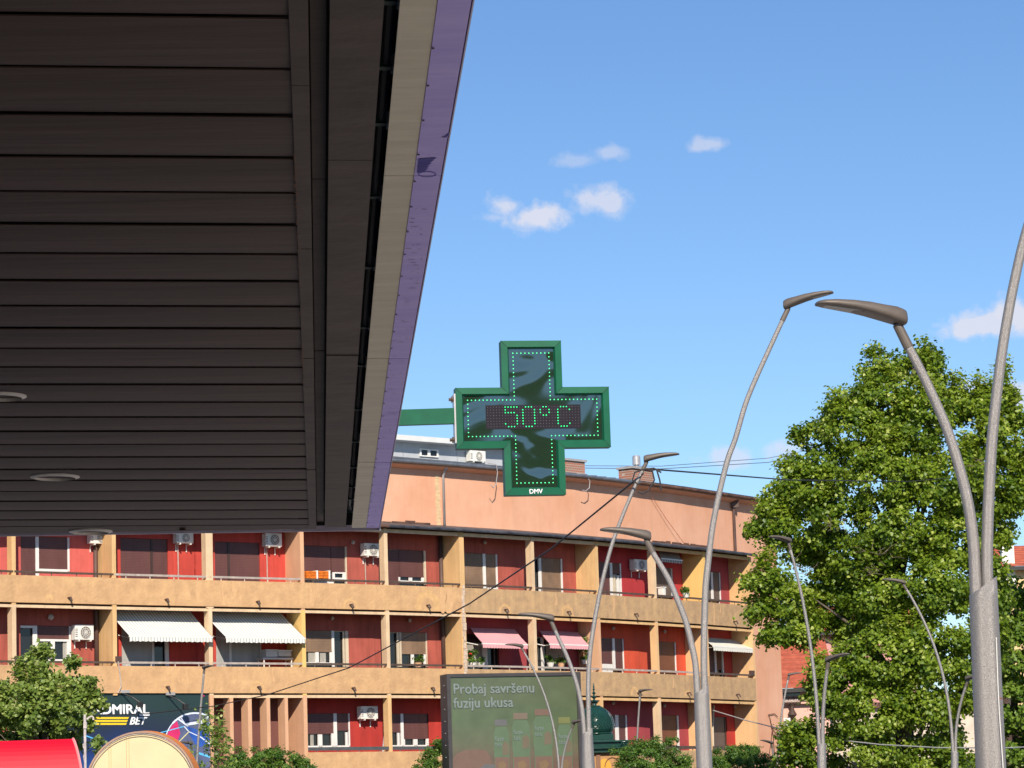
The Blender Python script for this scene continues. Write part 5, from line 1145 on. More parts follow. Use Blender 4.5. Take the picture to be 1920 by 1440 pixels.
# ------------------------------------------------------------------ market roofs at the lower left
def vault_red():
    m = mat('bright_red_plastic_roof', (.80, .004, .022), .5, var=.04, spec=.3); e_ = mat('pale_red_edge', (.7, .25, .25), .5)
    Y = 46.0; P = lambda x, y: at_y(x, y, Y); right = P(137, 1384); zt = right.z; t = thing('red_stall_roof', (right.x - 2, Y, 0), 'bright red barrel shaped stall roof at the lower left corner', 'roof')
    prof = []
    for i in range(13):
        a = math.radians(90 - i * 7.5); prof.append((math.cos(a) * .62, math.sin(a) * .72 - .72))
    # a vault: the profile bulges to the front (camera side) and closes with a rounded right end
    x1 = P(138, 1384).x; x0 = P(-260, 1384).x; mb = MB(); rows = []
    for i in range(17):
        a = math.radians(4 + 86 * i / 16)     # from flat top to upright front
        yy = Y + .25 - .5 * math.sin(a); zz = zt - 1.25 + 1.25 * math.cos(a)
        rows.append((V((x0, yy, zz)), V((at_y(137 + 22 * math.sin(a) ** 1.6, 1400, yy).x, yy, zz))))
    rows.insert(0, (V((x0, Y + .6, zt - .02)), V((x1, Y + .6, zt - .02)))); e_ = rows[-1][1]; rows.append((V((x0, e_.y, zt - 1.6)), V((e_.x, e_.y, zt - 1.6))))
    for (a, b), (c, d) in zip(rows, rows[1:]): mb.poly([a, b, d, c][::-1])
    endp = [b for a, b in rows]; e_ = mat('pale_red_edge', (.7, .25, .25), .5)
    mb.build('roof_shell', m, t, smooth=False)
    MB().tube([q + V((.0, 0, 0)) for q in endp[1:]], .022, 6).build('end_trim', e_, t)
    MB().obox((x0 + .3, Y + .2, 0), (x1 - x0 - .6, 0, 0), (0, 1.2, 0), (0, 0, zt - 1.6)).build('stall_body', mat('stall_body_grey', (.4, .38, .36), .7), t)
vault_red()
def vault_cream():
    Y = 40.0; P = lambda x, y: at_y(x, y, Y); c = P(264, 1372); mpp = Y / FPX; R = 104 * mpp; zc = c.z - R * .98; xc = P(264, 1440).x
    cr = mat('cream_canvas', (.66, .54, .32), .8, var=.05, scale=3); rim = mat('brown_canvas_rim', (.36, .23, .16), .8); orr = mat('orange_canvas', (.72, .22, .03), .7); seam = mat('canvas_seam', (.55, .42, .22), .8)
    t = thing('arched_stall_canopy', (xc, Y, 0), 'arched stall canopy with a cream end panel, brown rim and orange vault', 'canopy')
    A = [math.radians(q) for q in range(180, -1, -6)]; E = lambda r, a, y: V((xc + r * 1.0 * math.cos(a), y, zc + r * .99 * math.sin(a)))
    MB().poly([E(R - .03, a, Y + .02) for a in A][::-1] + []).build('end_panel', cr, t)
    MB().obox((xc - R + .03, Y + .021, zc - .8), (2 * R - .06, 0, 0), (0, .02, 0), (0, 0, .8)).build('end_panel', cr, t)
    rm = MB()
    for a, b in zip(A, A[1:]):
        rm.hexa([E(R - .024, a, Y - .02), E(R, a, Y - .02), E(R, b, Y - .02), E(R - .024, b, Y - .02), E(R - .024, a, Y + .06), E(R, a, Y + .06), E(R, b, Y + .06), E(R - .024, b, Y + .06)])
    rm.build('rim', rim, t)
    ti = MB(); ti.tube([E(R - .038, a, Y - .03) for a in A], .006, 5); ti.build('pale_piping', MT['rail2'], t)
    vm = MB(); off = V((.01, .4, 0))
    for a, b in zip(A, A[1:]): vm.poly([E(R - .005, a, Y + .06), E(R - .005, b, Y + .06), E(R + .02, b, Y) + off, E(R + .02, a, Y) + off])
    vm.build('vault', orr, t)
    sm = MB()
    for x in (203, 236, 241, 207):
        p = P(x, 1400); h = math.sqrt(max(0, (R - .04) ** 2 - (p.x - xc) ** 2)); sm.obox((p.x, Y + .012, zc), (.008, 0, 0), (0, .008, 0), (0, 0, h))
    sm.build('seam', seam, t)
    MB().obox((xc - R + .1, Y + .1, 0), (2 * R - .2, 0, 0), (0, 2, 0), (0, 0, zc - .8)).build('stall_body', mat('stall_body_tan', (.5, .4, .28), .7), t)
vault_cream()
def opposite():
    t = thing('unseen_shop_wall', (-4.4, 4, 0), 'unseen dark shop front wall left of the view, added to darken the canopy soffit', 'wall')
    MB().obox((-4.9, -14, 0), (.5, 0, 0), (0, 30, 0), (0, 0, 3.3)).build('wall', mat('dark_shop_wall', (.05, .045, .04), .6), t)  # added out of frame to keep side light off the soffit
    g = MB()
    for j in range(9): MB().obox((-4.395, -13 + j * 3.2, .4), (.02, 0, 0), (0, 2.8, 0), (0, 0, 2.3)).build('shop_window', MT['glass'], t)
    t = thing('unseen_opposite_building', (0, -34, 0), 'unseen dark building added behind the viewer to darken the reflection in the cross', 'building')
    MB().obox((-40, -44, 0), (80, 0, 0), (0, 10, 0), (0, 0, 10.5)).build('wall', mat('dark_green_grey_wall', (.07, .09, .05), .9, var=.5, scale=.5), t)  # added unseen behind the camera, sized to reflect dark in the cross face
    for j in range(12):
        for z in (1.2, 4.8): MB().obox((-37 + j * 6.4, -34.0, z), (3, 0, 0), (0, .05, 0), (0, 0, 2)).build('window', MT['glass'], t)
    MB().obox((-40.5, -44.5, 10.5), (81, 0, 0), (0, 11, 0), (0, 0, .4)).build('roof', MT['roofd'], t)
opposite()
def whitepole():
    Y = 48; P = lambda x, y: at_y(x, y, Y); m = mat('chipped_white_paint', (.55, .48, .46), .6, var=.25, scale=12); b = P(160, 1440)
    t = thing('white_post', (b.x, Y, 0), 'slim white post with a curled hook between the red and cream stall roofs', 'post')
    p = P(160, 1340); MB().tube([V((b.x, Y, 0)), V((b.x, Y, p.z))], .022, 10).build('pole', m, t)
    MB().tube([P(163, 1349), P(167, 1345), P(172, 1343), P(175, 1345), P(175, 1350)], .014, 6).build('hook', m, t)
    MB().tube([P(160, 1392), P(156, 1396), P(157, 1402), P(161, 1408), P(157, 1418), P(159, 1430)], .012, 6).build('looped_wire', m, t)
    MB().cbox(P(160, 1360), .05, .07, .1).build('clamp', m, t)
whitepole()

# ------------------------------------------------------------------ houses behind the tree
def tiledhouse(Y, x0, x1, ytop, yeave, wallm, rows, label, ybase=0, hip=0, extra=None):
    P = lambda x, y, dy=0: at_y(x, y, Y + dy); a = P(x0, yeave); b = P(x1, yeave); zt = P(x0, ytop, 2.5).z
    t = thing('tiled_house', ((a.x + b.x) / 2, Y, 0), label, 'house', 'houses behind the big tree')
    MB().obox((a.x + .1, Y + .5, 0), (b.x - a.x - .2, 0, 0), (0, 6, 0), (0, 0, a.z - .02)).build('wall', wallm, t)
    tm = mat('red_roof_tile', (.42, .085, .045), .75, var=.22, scale=2.5, col2=(.50, .13, .07))
    r_o = MB().poly([(a.x - .2, Y, a.z), (b.x + .2, Y, a.z), (b.x + .2 - hip, Y + 4.5, zt), (a.x - .2 + hip, Y + 4.5, zt)]).build('roof', tm, t)
    for i in range(rows):
        f0, f1 = i / rows, (i + 1) / rows; q = lambda f, up_: (Y + 4.5 * f, a.z + (zt - a.z) * f + up_)
        (ya, za), (yb, zb) = q(f0, .10), q(f1, .02); h0, h1 = hip * f0, hip * f1
        m_ = MB().hexa([(a.x - .2 + h0, ya, za - .09), (b.x + .2 - h0, ya, za - .09), (b.x + .2 - h1, yb, zb - .01), (a.x - .2 + h1, yb, zb - .01), (a.x - .2 + h0, ya, za), (b.x + .2 - h0, ya, za), (b.x + .2 - h1, yb, zb + .02), (a.x - .2 + h1, yb, zb + .02)])
        m_.build('tile_course', tm, r_o)
    MB().obox((a.x - .3, Y - .12, a.z - .2), (b.x - a.x + .6, 0, 0), (0, .2, 0), (0, 0, .18)).build('gutter', MT['black'], t)
    return t, P, a, b
th, P, a, b = tiledhouse(138, 1455, 1560, 1195, 1291, mat('pale_pink_render', (.70, .42, .34), .85, var=.06, scale=.6), 10, 'low pink house with a red tiled roof just right of the salmon wall')
def hb(x0, y0, x1, y1, name, m, d=.05, dd=0):
    p = P(x0, y1, .5 - d + dd); q = P(x1, y0, .5 - d + dd); return MB().obox(p, (q.x - p.x, 0, 0), (0, d - .002, 0), (0, 0, q.z - p.z)).build(name, m, th)
brn = mat('dark_brown_trim', (.07, .04, .03), .7)
hb(1462, 1292, 1500, 1306, 'upper_window_band', MT['glass'], .06); hb(1455, 1307, 1560, 1308.5, 'moulding', brn, .1); hb(1464, 1275, 1466, 1308, 'corner_board', brn, .12)
fr = hb(1460, 1309, 1502, 1318, 'name_board', mat('faded_name_board', (.30, .20, .16), .7), .14)
hb(1455, 1306.8, 1560, 1309, 'board_ledge', brn, .22); hb(1455, 1318, 1560, 1321, 'board_ledge', brn, .26)
text('BEKINLER', .235, P(1467, 1316.5, .34), (1, 0, 0), (0, 0, 1), mat('pale_board_letters', (.7, .6, .55), .6), fr, bold=.006, sx=.72)
bl_ = MB(); c = P(1485, 1330, .2)
bl_.lathe(c + V((0, 0, -.35)), [(.01, -.12), (.12, .0), (.22, .10), (.19, .16), (.10, .34), (.07, .5), (.12, .6)], 12, sq=1); bl_.build('hanging_lantern', brn, th)
t = thing('air_conditioner', P(1474, 1365, 0), 'small white air conditioner on the pink house wall under the name board', 'air conditioner', 'air conditioners on the apartment building')
p = P(1468, 1364, .15); q = P(1482, 1346, .15)
MB().obox(p, (q.x - p.x, 0, 0), (0, .3, 0), (0, 0, q.z - p.z)).build('casing', MT['white'], t, bevel=.02); MB().obox(p + V((.05, -.01, .08)), (.12, 0, 0), (0, .01, 0), (0, 0, .22)).build('vent', MT['agrille'], t)
vn = MB(); random.seed(9)
for (pts_) in ([(1455, 1440), (1452, 1410), (1450, 1380), (1447, 1362), (1444, 1348), (1441, 1340), (1452, 1338), (1458, 1344)], [(1446, 1362), (1458, 1380), (1462, 1400), (1468, 1440)], [(1440, 1430), (1446, 1390), (1448, 1368)], [(1448, 1362), (1456, 1366), (1464, 1368)]):
    vn.tube([at_plane(x, y, E1 - BN[11] * .05, BN[11]) for x, y in pts_], .018, 5)
tag(vn.build('bare_vine', mat('dry_vine', (.12, .05, .035), .9)), 'leafless brown vine climbing the right end of the salmon wall', 'vine')
lc = MB()
for r in (.42, .5): lc.tube([P(1487 + math.cos(q_) * r * 24, 1377 + math.sin(q_) * r * 22, .35) for q_ in [2 * math.pi * i / 20 for i in range(21)]], .02, 5)
tag(lc.build('cable_coil', MT['black']), 'loops of dark cable hung on the pink house wall', 'cable')
th2, P2, a2, b2 = tiledhouse(150, 1887, 1990, 1019, 1062, mat('pale_yellow_render', (.72, .52, .26), .85, var=.05), 9, 'yellow house with a red tiled roof seen at the right edge behind the tree', hip=0)
p = P2(1882, 1060, .6); MB().obox((p.x - .1, 150.4, p.z - 1.0), (.62, 0, 0), (0, .6, 0), (0, 0, 2.0)).build('chimney', MT['white'], th2)
MB().obox((p.x + 1.3, 150.3, p.z - 2.0), (.08, 0, 0), (0, .08, 0), (0, 0, 1.7)).build('downpipe', MT['downp'], th2)
th3, P3_, a3, b3 = tiledhouse(160, 1500, 1720, 1135, 1185, mat('rose_render', (.62, .30, .28), .85, var=.06), 8, 'rose coloured house mostly hidden behind the big tree')
hh_ = thing('white_house', (at_y(1700, 1400, 146).x, 146, 0), 'pale house seen through gaps low in the big tree', 'house', 'houses behind the big tree')
q = at_y(1560, 1330, 146); r_ = at_y(1880, 1330, 146); wl_ = MB().obox((q.x, 146, 0), (r_.x - q.x, 0, 0), (0, 6, 0), (0, 0, q.z)).build('wall', mat('pale_render', (.62, .52, .42), .85), hh_)
for j in range(6): MB().obox((q.x + .8 + j * 1.25, 145.95, 3.2), (.7, 0, 0), (0, .04, 0), (0, 0, 1.2)).build('window', MT['glass'], wl_)
MB().obox((q.x - .2, 145.7, q.z), (r_.x - q.x + .4, 0, 0), (0, 6.4, 0), (0, 0, .25)).build('roof', MT['roofb'], hh_)

# ------------------------------------------------------------------ cables
def cable(pts, r, m, label, sag=0):
    P_ = [at_y(*p) for p in pts]; out = []
    for a, b in zip(P_, P_[1:]):
        for i in range(14): out.append(a.lerp(b, i / 14) - V((0, 0, sag * 4 * (i / 14) * (1 - i / 14))))
    out.append(P_[-1]); return tag(MB().tube(out, r, 6).build('overhead_cable', m), label, 'cable', 'overhead cables')
BK = mat('black_cable', (.035, .03, .03), .6); BLc = mat('blue_grey_cable', (.10, .14, .20), .6); WC = mat('white_cord', (.6, .56, .5), .6)
cable([(1206, 888, 42.6), (1032, 1030, 50), (880, 1132, 58), (655, 1252, 70), (500, 1303, 78), (400, 1324, 84), (280, 1338, 90), (-120, 1350, 100)], .0135, BK, 'long black cable slanting down to the left across the apartment front', .0)
cable([(1214, 879, 42.7), (1480, 900, 60), (1700, 903, 78), (2100, 870, 100)], .0135, BK, 'black cable running right from the lamp head across the big tree')
cable([(1040, 877, 128), (1240, 879, 130), (1440, 867, 134), (1920, 775, 150), (2100, 735, 160)], .017, BLc, 'lower of two thin blue grey wires in the sky behind the chimneys')
cable([(1040, 873, 129), (1240, 874, 131), (1440, 859, 136), (1920, 765, 152), (2100, 722, 162)], .015, BLc, 'upper of two thin blue grey wires in the sky behind the chimneys')
cable([(1337, 1332, 104), (1400, 1351, 98), (1480, 1371, 90), (1560, 1386, 84), (1650, 1396, 80), (1760, 1402, 76), (1900, 1402, 72), (2100, 1392, 66)], .018, WC, 'thin white cord sagging low in front of the big tree')
for (pts_, lb) in ([(1222, 878), (1227, 900), (1218, 918), (1206, 926), (1196, 922)], 'cable loop tied under the upper lamp head, the larger loop'), ([(1196, 908), (1186, 900), (1190, 886), (1206, 880), (1226, 878), (1240, 886)], 'cable loop tied round the lamp arm, the upper loop'), ([(1231, 880), (1237, 900), (1240, 920)], 'loose cable end hanging below the upper lamp head'):
    tag(MB().tube([at_y(x, y, 42.55) for x, y in pts_], .013, 6).build('cable_loop', BK), lb, 'cable')
for k, pts_, lb in ((6, [(915, 868), (930, 871), (933, 885), (930, 908), (925, 915), (920, 908)], 'grey pipe bent over the roof edge to the left of the green cross'), (8, [(1086, 890), (1100, 893), (1106, 902), (1105, 915), (1098, 921), (1092, 919)], 'grey pipe bent over the roof edge to the right of the green cross')):
    tag(MB().tube([BP(k, hit(k, x, y, .6)[0], .6, hit(k, x, y, .6)[1]) for x, y in pts_], .018, 7).build('bent_pipe', MT['cement'], smooth=True), lb, 'pipe')
tag(MB().tube([BP(9, hit(9, x, y, .98)[0], .98, hit(9, x, y, .98)[1]) for x, y in ((1221, 930), (1250, 974), (1282, 1018))], .012, 5).build('wall_cable', mat('faded_red_cable', (.40, .15, .09), .8)), 'thin reddish cable slanting down the salmon wall', 'cable')
tag(MB().tube([BP(11, hit(11, x, y, .9)[0], .9, hit(11, x, y, .9)[1]) for x, y in ((1338, 1322), (1336, 1360), (1337, 1400))], .05, 7).build('wall_pipe', MT['cream']), 'pale upright pipe beside the thick middle lamp pole', 'pipe')
# ------------------------------------------------------------------ trees and bushes
def leaf_mat(name, dark, light, tip, rough=.42, transl=.28):
    m = bpy.data.materials.new(name); m.use_nodes = True; nt = m.node_tree; N = nt.nodes; L = nt.links; p = N['Principled BSDF']
    at = N.new('ShaderNodeAttribute'); at.attribute_name = 'tint'; at.attribute_type = 'GEOMETRY'
    r = N.new('ShaderNodeValToRGB'); L.new(at.outputs['Fac'], r.inputs[0]); cr = r.color_ramp
    cr.elements[0].position = 0; cr.elements[0].color = (*dark, 1); cr.elements[1].position = 1; cr.elements[1].color = (*tip, 1); e = cr.elements.new(.72); e.color = (*light, 1)
    L.new(r.outputs[0], p.inputs['Base Color']); p.inputs['Roughness'].default_value = rough; p.inputs['Specular IOR Level'].default_value = .45
    tr = N.new('ShaderNodeBsdfTranslucent'); hs = N.new('ShaderNodeHueSaturation'); hs.inputs['Value'].default_value = 1.5; hs.inputs['Hue'].default_value = .48
    L.new(r.outputs[0], hs.inputs['Color']); L.new(hs.outputs[0], tr.inputs['Color'])
    ms = N.new('ShaderNodeMixShader'); ms.inputs[0].default_value = transl; L.new(p.outputs[0], ms.inputs[1]); L.new(tr.outputs[0], ms.inputs[2])
    L.new(ms.outputs[0], N['Material Output'].inputs['Surface']); return m
LEAF1 = leaf_mat('plane_tree_leaf', (.070, .140, .013), (.245, .345, .026), (.50, .56, .14), transl=.4)
LEAF2 = leaf_mat('pale_tree_leaf', (.105, .180, .030), (.26, .35, .07), (.50, .55, .20), transl=.4)
LEAF3 = leaf_mat('bush_leaf', (.045, .115, .018), (.135, .250, .035), (.26, .36, .07), transl=.35)
BARK = mat('tree_bark', (.11, .085, .065), .9, var=.3, scale=6, bump=.6, bscale=20)
TWIG = mat('dead_twig', (.16, .12, .08), .9)

def foliage(name, parent, lobes, Y, nleaf, size, m, dscale=1.0, clump_px=15, sig=7.0, seed=1, spike=0, flat=.75, shell=.55, aspect=1.0):
    rg = np.random.default_rng(seed); mpp = Y / FPX
    lob = np.array([l[:4] for l in lobes], float); dyy = np.array([l[4] if len(l) > 4 else 0 for l in lobes], float)
    area = lob[:, 2] * lob[:, 3]; cen = np.array([at_y(l[0], l[1], Y) for l in lob]); cen[:, 1] += dyy
    rad = np.stack([lob[:, 2] * mpp, (lob[:, 2] + lob[:, 3]) / 2 * mpp * dscale, lob[:, 3] * mpp], 1)
    # sprays of leaves: centres spread through every lobe, denser near its surface
    ns = np.maximum(4, (area / clump_px ** 2 * 3.2)).astype(int); cs = []; outs = []; szs = []
    for i in range(len(lob)):
        d = rg.normal(size=(ns[i], 3)); d /= np.linalg.norm(d, axis=1)[:, None]; r = rg.random(ns[i]) ** (1 / 3 * shell); r *= rg.uniform(.86, 1.13, ns[i])
        cs.append(cen[i] + d * r[:, None] * rad[i]); outs.append(d)
    cs = np.concatenate(cs); outs = np.concatenate(outs); bright = rg.random(len(cs))
    if spike:                                  # leading shoots that stand above the outline
        k = np.argsort(-(outs[:, 2] + rg.random(len(cs)) * .8))[:spike]; ex = []; eo = []
        for j in k:
            for q in range(1, 4): ex.append(cs[j] + np.array([rg.normal() * .03, 0, q * sig * mpp * 1.25])); eo.append([0, 0, 1])
        cs = np.concatenate([cs, ex]); outs = np.concatenate([outs, eo]); bright = np.concatenate([bright, np.ones(len(ex)) * .9])
    idx = rg.integers(0, len(cs), nleaf); s = sig * mpp
    off = rg.normal(size=(nleaf, 3)) * s * np.array([1, 1, flat]); pos = cs[idx] + off
    o = outs[idx]; nrm = o * .7 + np.array([0, -.15, .55]) + rg.normal(size=(nleaf, 3)) * .62; nrm /= np.linalg.norm(nrm, axis=1)[:, None]
    t = rg.normal(size=(nleaf, 3)) + np.array([0, 0, -.5]); t -= nrm * (t * nrm).sum(1)[:, None]; t /= np.linalg.norm(t, axis=1)[:, None]; b = np.cross(nrm, t)
    sz = size * rg.uniform(.6, 1.25, nleaf); tint = np.clip(rg.normal(.42, .2, nleaf) + (bright[idx] - .5) * .55 + np.where(rg.random(nleaf) < .06, .35, 0), 0, 1)
    shp = [(0, 0, 0), (-.46 * aspect, .30, .10), (-.34 * aspect, .66, .07), (0, 1, -.04), (.34 * aspect, .66, .07), (.46 * aspect, .30, .10)]
    vs = np.stack([pos + (b * x + t * (y - .5) + nrm * z) * sz[:, None] for x, y, z in shp], 1).reshape(-1, 3)
    off_ = parent_loc(parent); vs -= np.array(off_)
    base = np.arange(nleaf)[:, None] * 6; fc = np.concatenate([base + np.array([0, 3, 2, 1]), base + np.array([0, 5, 4, 3])], 1).reshape(-1)
    me = bpy.data.meshes.new(name); me.vertices.add(nleaf * 6); me.vertices.foreach_set('co', vs.astype(np.float32).ravel())
    me.loops.add(nleaf * 8); me.loops.foreach_set('vertex_index', fc.astype(np.int32)); me.polygons.add(nleaf * 2)
    me.polygons.foreach_set('loop_start', (np.arange(nleaf * 2) * 4).astype(np.int32)); me.polygons.foreach_set('loop_total', np.full(nleaf * 2, 4, np.int32))
    a = me.attributes.new('tint', 'FLOAT', 'FACE'); a.data.foreach_set('value', np.repeat(tint, 2).astype(np.float32))
    me.materials.append(m); me.update(calc_edges=True); me.validate()
    ob = bpy.data.objects.new(name, me); COL.objects.link(ob); ob.parent = parent; return ob, cen
def limbs(t, base, Y, cen, r0, n=10, top=None, seed=2):
    rg = random.Random(seed); tr = MB(); top = top or (base[0], base[1], cen[:, 2].max() * .8); zs = [0, .2, .45, .7, 1]
    tp = [V((base[0] + (top[0] - base[0]) * f + rg.uniform(-.08, .08) * (f > 0), Y + rg.uniform(-.08, .08), top[2] * f)) for f in zs]
    tr.tube(tp, [r0 * (1 - .8 * f) for f in zs], 12); tr.build('trunk', BARK, t, smooth=True)
    lm = MB(); k = sorted(range(len(cen)), key=lambda i: rg.random())[:n]
    for i in k:
        c = V(cen[i]); c = c.lerp(V((base[0], Y + .3, c.z)), .3); f = max(.15, min(.92, (c.z - 1.2) / top[2] * .8)); s = V((base[0] + (top[0] - base[0]) * f, Y, top[2] * f)); mid = s.lerp(c, .5) + V((0, 0, .12 * (c - s).length))
        lm.tube([s, mid, c, c + (c - mid) * .12], [r0 * .3 * (1 - f * .5), r0 * .16, r0 * .07, .008], 7)
    lm.build('limbs', BARK, t, smooth=True)

TY = 84.0
big = [(1640, 690, 24, 38, 0), (1690, 690, 20, 30, .3), (1742, 672, 17, 34, 0), (1735, 730, 42, 36, .2), (1655, 760, 55, 45, -.4), (1595, 745, 26, 30, 0), (1565, 775, 26, 30, .2), (1600, 810, 62, 42, -.6), (1720, 800, 62, 60, -.8),
       (1870, 735, 26, 30, .2), (1840, 770, 40, 34, 0), (1800, 760, 36, 32, .4), (1885, 790, 34, 30, .2), (1860, 850, 60, 44, -.3), (1520, 815, 30, 22, .1), (1535, 870, 52, 38, 0), (1475, 880, 26, 18, .1), (1480, 915, 42, 26, 0), (1440, 950, 30, 20, 0),
       (1640, 900, 75, 58, -1.1), (1760, 910, 75, 60, -.9), (1870, 930, 55, 42, -.2), (1560, 950, 66, 42, -.5), (1455, 990, 52, 30, .1), (1420, 985, 26, 16, 0), (1540, 1010, 50, 26, .2), (1660, 1010, 75, 52, -1.0), (1780, 1020, 70, 55, -.8), (1862, 1000, 34, 30, 0), (1900, 950, 26, 22, .2),
       (1440, 1095, 42, 26, -.2), (1402, 1090, 24, 18, 0), (1470, 1130, 52, 34, -.1), (1425, 1140, 24, 26, 0), (1500, 1170, 50, 40, .1), (1460, 1190, 30, 22, 0), (1570, 1090, 42, 30, .7), (1550, 1140, 50, 36, .8), (1600, 1180, 40, 30, .6), (1640, 1120, 60, 50, -.6), (1740, 1110, 72, 60, -1.1), (1850, 1100, 40, 60, -.4),
       (1640, 1240, 72, 50, -1.2), (1740, 1230, 72, 60, -1.3), (1840, 1210, 46, 60, -.6), (1570, 1290, 50, 50, -1.2), (1535, 1310, 34, 50, -.9), (1620, 1340, 62, 46, -1.4), (1720, 1330, 66, 40, -1.2), (1560, 1385, 36, 20, -1.0),
       (1620, 1420, 56, 22, -1.5), (1730, 1400, 26, 26, -.6), (1700, 1440, 40, 16, -.8), (1800, 1300, 30, 40, -.9), (1500, 1390, 34, 34, -.2), (1490, 1425, 44, 34, -.2), (1550, 1440, 40, 22, 0), (1660, 1380, 40, 20, .4), (1780, 1390, 44, 44, .4), (1800, 1440, 50, 30, .2),
       (1500, 1030, 30, 22, .5), (1545, 1050, 40, 26, .9), (1510, 1110, 36, 22, 1.0), (1600, 1050, 40, 34, -.4), (1640, 1060, 50, 40, .6), (1950, 880, 50, 60, 0), (1600, 1115, 42, 34, .3), (1650, 1170, 46, 36, -.5), (2010, 900, 50, 50, .6), (1960, 800, 30, 30, .3)]
bt = at_y(1700, 1440, TY)
big = [((b_[0] + 11 if b_[0] < 1500 and b_[1] < 1000 else b_[0]), *b_[1:]) for b_ in big]
t = thing('broadleaf_tree', (bt.x, TY, 0), 'large sunlit broadleaf tree filling the right side behind the curved lamps', 'tree')
cr1, cen = foliage('crown', t, big, TY, 205000, .104, LEAF1, dscale=.9, seed=4, spike=90, sig=9.0, clump_px=13.5)
limbs(t, (bt.x, TY), TY, cen, .34, n=26)
t = thing('broadleaf_tree', (at_y(1905, 1440, 88).x, 88, 0), 'lighter green tree at the right edge, partly hidden by the nearest thick lamp', 'tree')
c2, cen = foliage('crown', t, [(1900, 1112, 26, 24), (1880, 1165, 36, 44), (1910, 1155, 34, 38), (1900, 1240, 56, 56, -.5), (1890, 1330, 60, 56, -.6), (1910, 1410, 60, 44, -.4), (1960, 1200, 60, 70), (1970, 1340, 70, 80)], 88, 21000, .12, leaf_mat('yellow_green_leaf', (.075, .15, .015), (.17, .27, .03), (.34, .40, .09)), seed=8, sig=7)
limbs(t, (t.location.x, 88), 88, cen, .2, n=7)
# bare twigs showing in the big crown
tw = MB(); rg = random.Random(12)
for (x, y) in ((1580, 985), (1650, 1068), (1835, 870), (1500, 1065), (1648, 1040)):
    for i in range(11):
        p = at_y(x + rg.uniform(-26, 26), y + rg.uniform(-12, 12), TY - 1.9); q = p + V((rg.uniform(-.4, .4), rg.uniform(-.1, .1), rg.uniform(-.15, .3))); tw.tube([p, p.lerp(q, .5) + V((0, 0, rg.uniform(-.05, .05))), q], [.008, .006, .003], 4)
tw.build('dead_twigs', TWIG, bpy.data.objects['broadleaf_tree'], kind='stuff')
LY = 58.0
left = [(84, 1222, 9, 14, 0), (86, 1250, 20, 20, 0), (70, 1262, 22, 22, 0), (108, 1262, 20, 22, 0), (140, 1250, 9, 16, 0), (136, 1285, 22, 24, .1), (45, 1285, 20, 26, 0), (80, 1300, 40, 34, -.4), (160, 1285, 15, 14, 0), (154, 1310, 22, 24, 0), (176, 1298, 8, 9, .1),
        (20, 1300, 24, 22, 0), (0, 1290, 16, 22, 0), (10, 1340, 36, 34, -.2), (60, 1345, 46, 34, -.5), (120, 1335, 46, 34, -.4), (152, 1345, 22, 22, 0), (190, 1320, 7, 7, 0), (165, 1366, 10, 10, .1), (90, 1375, 60, 20, .2), (-30, 1330, 40, 50, 0), (-80, 1350, 50, 50, 0), (20, 1390, 60, 24, .3), (110, 1400, 50, 24, .4)]
left = [(x if i < 3 else 84 + (x - 84) * .96, y, rx * .88, ry * .88, d) for i, (x, y, rx, ry, d) in enumerate(left)]
t = thing('broadleaf_tree', (at_y(85, 1440, LY).x, LY, 0), 'pale green young tree in the lower left corner above the red stall roof', 'tree')
c3, cen = foliage('crown', t, left, LY, 21000, .080, LEAF2, seed=5, sig=7.5, spike=22, clump_px=14)
limbs(t, (t.location.x, LY), LY, cen, .09, n=12)
SY = 62.0
t = thing('sapling', (at_y(400, 1440, SY).x, SY, 0), 'thin yellow green sapling before the betting sign and the stair fins', 'tree')
c4, cen = foliage('crown', t, [(410, 1368, 7, 10), (402, 1384, 15, 13), (388, 1372, 16, 9), (416, 1400, 16, 22), (398, 1408, 18, 16), (420, 1432, 18, 16), (392, 1436, 20, 12), (376, 1445, 12, 12), (350, 1440, 10, 14)], SY, 850, .075, LEAF2, seed=6, sig=7, spike=8, clump_px=13)
limbs(t, (t.location.x, SY), SY, cen, .05, n=8)
t = thing('shrub', (at_y(225, 1420, 50).x, 50, 0), 'wispy light green plant peeping between the white post and the cream arch', 'plant')
foliage('crown', t, [(186, 1408, 7, 14), (190, 1425, 9, 14), (184, 1390, 5, 8)], 50, 380, .07, LEAF2, seed=9, sig=5, clump_px=10)
def bush(Y, lobes, n, label, seed, sz=.066):
    n = int(n * 1.7)
    x = np.mean([l[0] for l in lobes]); t = thing('round_bush', (at_y(x, 1440, Y).x, Y, 0), label, 'bush', 'clipped dark green bushes before the apartment building')
    _, cen = foliage('crown', t, lobes, Y, n, sz, LEAF3, seed=seed, sig=4.5, clump_px=10, aspect=.62, shell=.4); limbs(t, (t.location.x, Y), Y, cen, .09, n=6)
bush(86, [(470, 1428, 42, 28), (440, 1440, 26, 26), (505, 1422, 30, 20), (540, 1434, 34, 24), (572, 1442, 22, 18), (500, 1460, 60, 30)], 11000, 'dark green bush under the stair fins, lower left of the centre', 21)
bush(93, [(820, 1405, 10, 16), (812, 1420, 20, 18), (795, 1438, 18, 14), (826, 1390, 6, 10), (815, 1450, 30, 26)], 3600, 'small dark green bush peeping out left of the billboard', 22)
bush(94, [(1205, 1402, 26, 18), (1235, 1398, 26, 20), (1170, 1408, 22, 10), (1215, 1430, 50, 34), (1262, 1425, 30, 22), (1285, 1440, 18, 16), (1180, 1440, 30, 20), (1230, 1450, 60, 26)], 12000, 'round dark green bush between the green dome kiosk and the thick middle lamp', 23)
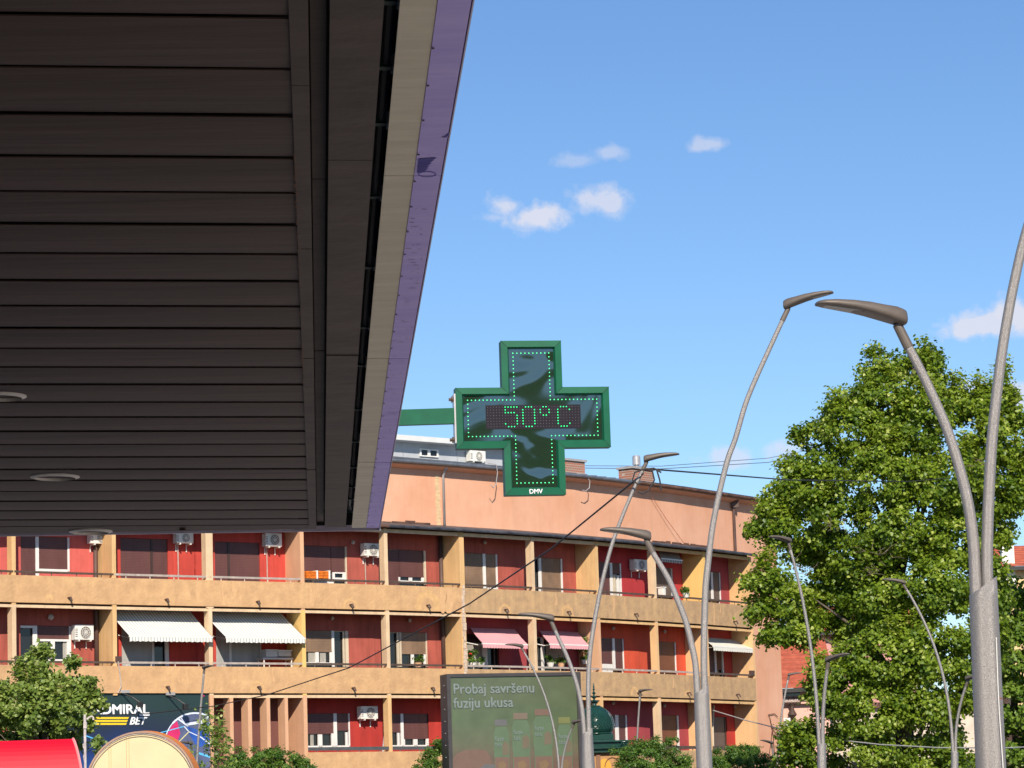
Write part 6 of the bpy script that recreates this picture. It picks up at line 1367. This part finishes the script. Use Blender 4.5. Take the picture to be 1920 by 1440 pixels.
bush(98, [(1362, 1418, 28, 20), (1392, 1412, 30, 18), (1420, 1420, 24, 16), (1440, 1436, 18, 16), (1385, 1438, 54, 28), (1350, 1440, 18, 20)], 10000, 'round dark green bush right of the thick middle lamp, below the salmon wall', 24)
# balcony plants
def pot(k, x, y, w_, h_, n, label, d=.2, trail=0, fl=None, seed=1):
    s, z = hit(k, x, y, d); c = BP(k, s, d, z); t = thing('potted_plant', c, label, 'plant', 'plants on the balconies')
    MB().lathe(c, [(.10, -.16), (.15, 0), (.165, .02)], 12).build('pot', MT['white' if seed % 2 else 'fin_p'], t)
    Y = c.y; foliage('leaves', t, [(x, y - h_ * .5, w_ / 2, h_ / 2)], Y, n, .075, LEAF3, seed=seed, sig=3.2, clump_px=6)
    if fl:
        m_ = MB(); r = random.Random(seed)
        for i in range(5): q = c + V((r.uniform(-.14, .14), -.12, r.uniform(.15, .4))); m_.lathe(q, [(.01, -.03), (.035, 0), (.01, .03)], 6)
        m_.build('flowers', mat('red_petals', (.6, .02, .03), .6), t)
pot(7, 886, 1243, 15, 24, 420, 'leafy balcony plant with red flowers beside the crumbling fin, under the left pink awning', seed=31, fl=1)
pot(7, 902, 1243, 14, 9, 160, 'low dark plant in a white pot under the left pink awning', seed=33, d=.5)
pot(8, 1032, 1243, 14, 14, 220, 'dark plant in a white pot under the right pink awning, next to the door frame', seed=35, d=.35)
pot(8, 1052, 1244, 16, 14, 240, 'dark bushy balcony plant right of the white potted one, under the right pink awning', seed=36, d=.35)
pot(8, 1096, 1238, 18, 42, 900, 'climbing plant with pale yellow green leaves beside the fin behind the lamp arms', seed=37, d=.7)
pot(6, 784, 1243, 14, 12, 170, 'small green plant inside the wooden shuttered window of the middle row', seed=38, d=.9)
pot(10, 1264, 1390, 26, 6, 260, 'row of pale trailing plants on the lowest balcony rail by the column', seed=40, d=-.02)
pot(10, 1286, 1113, 11, 11, 200, 'round hanging basket plant on the top balcony rail beside the yellow fin', seed=41, d=-.02)
for i, (k, x, y) in enumerate(((11, 1415, 1262), (2, 27, 1236), (3, 214, 1236))):
    s, z = hit(k, x, y, 0); 
    MB().obox(BP(k, max(.0, min(s, BL[k] - .3)), -.02, z - .1), BE[k] * .24, BN[k] * .14, (0, 0, .2)).build('rail_socket', MT['downb'], bld)
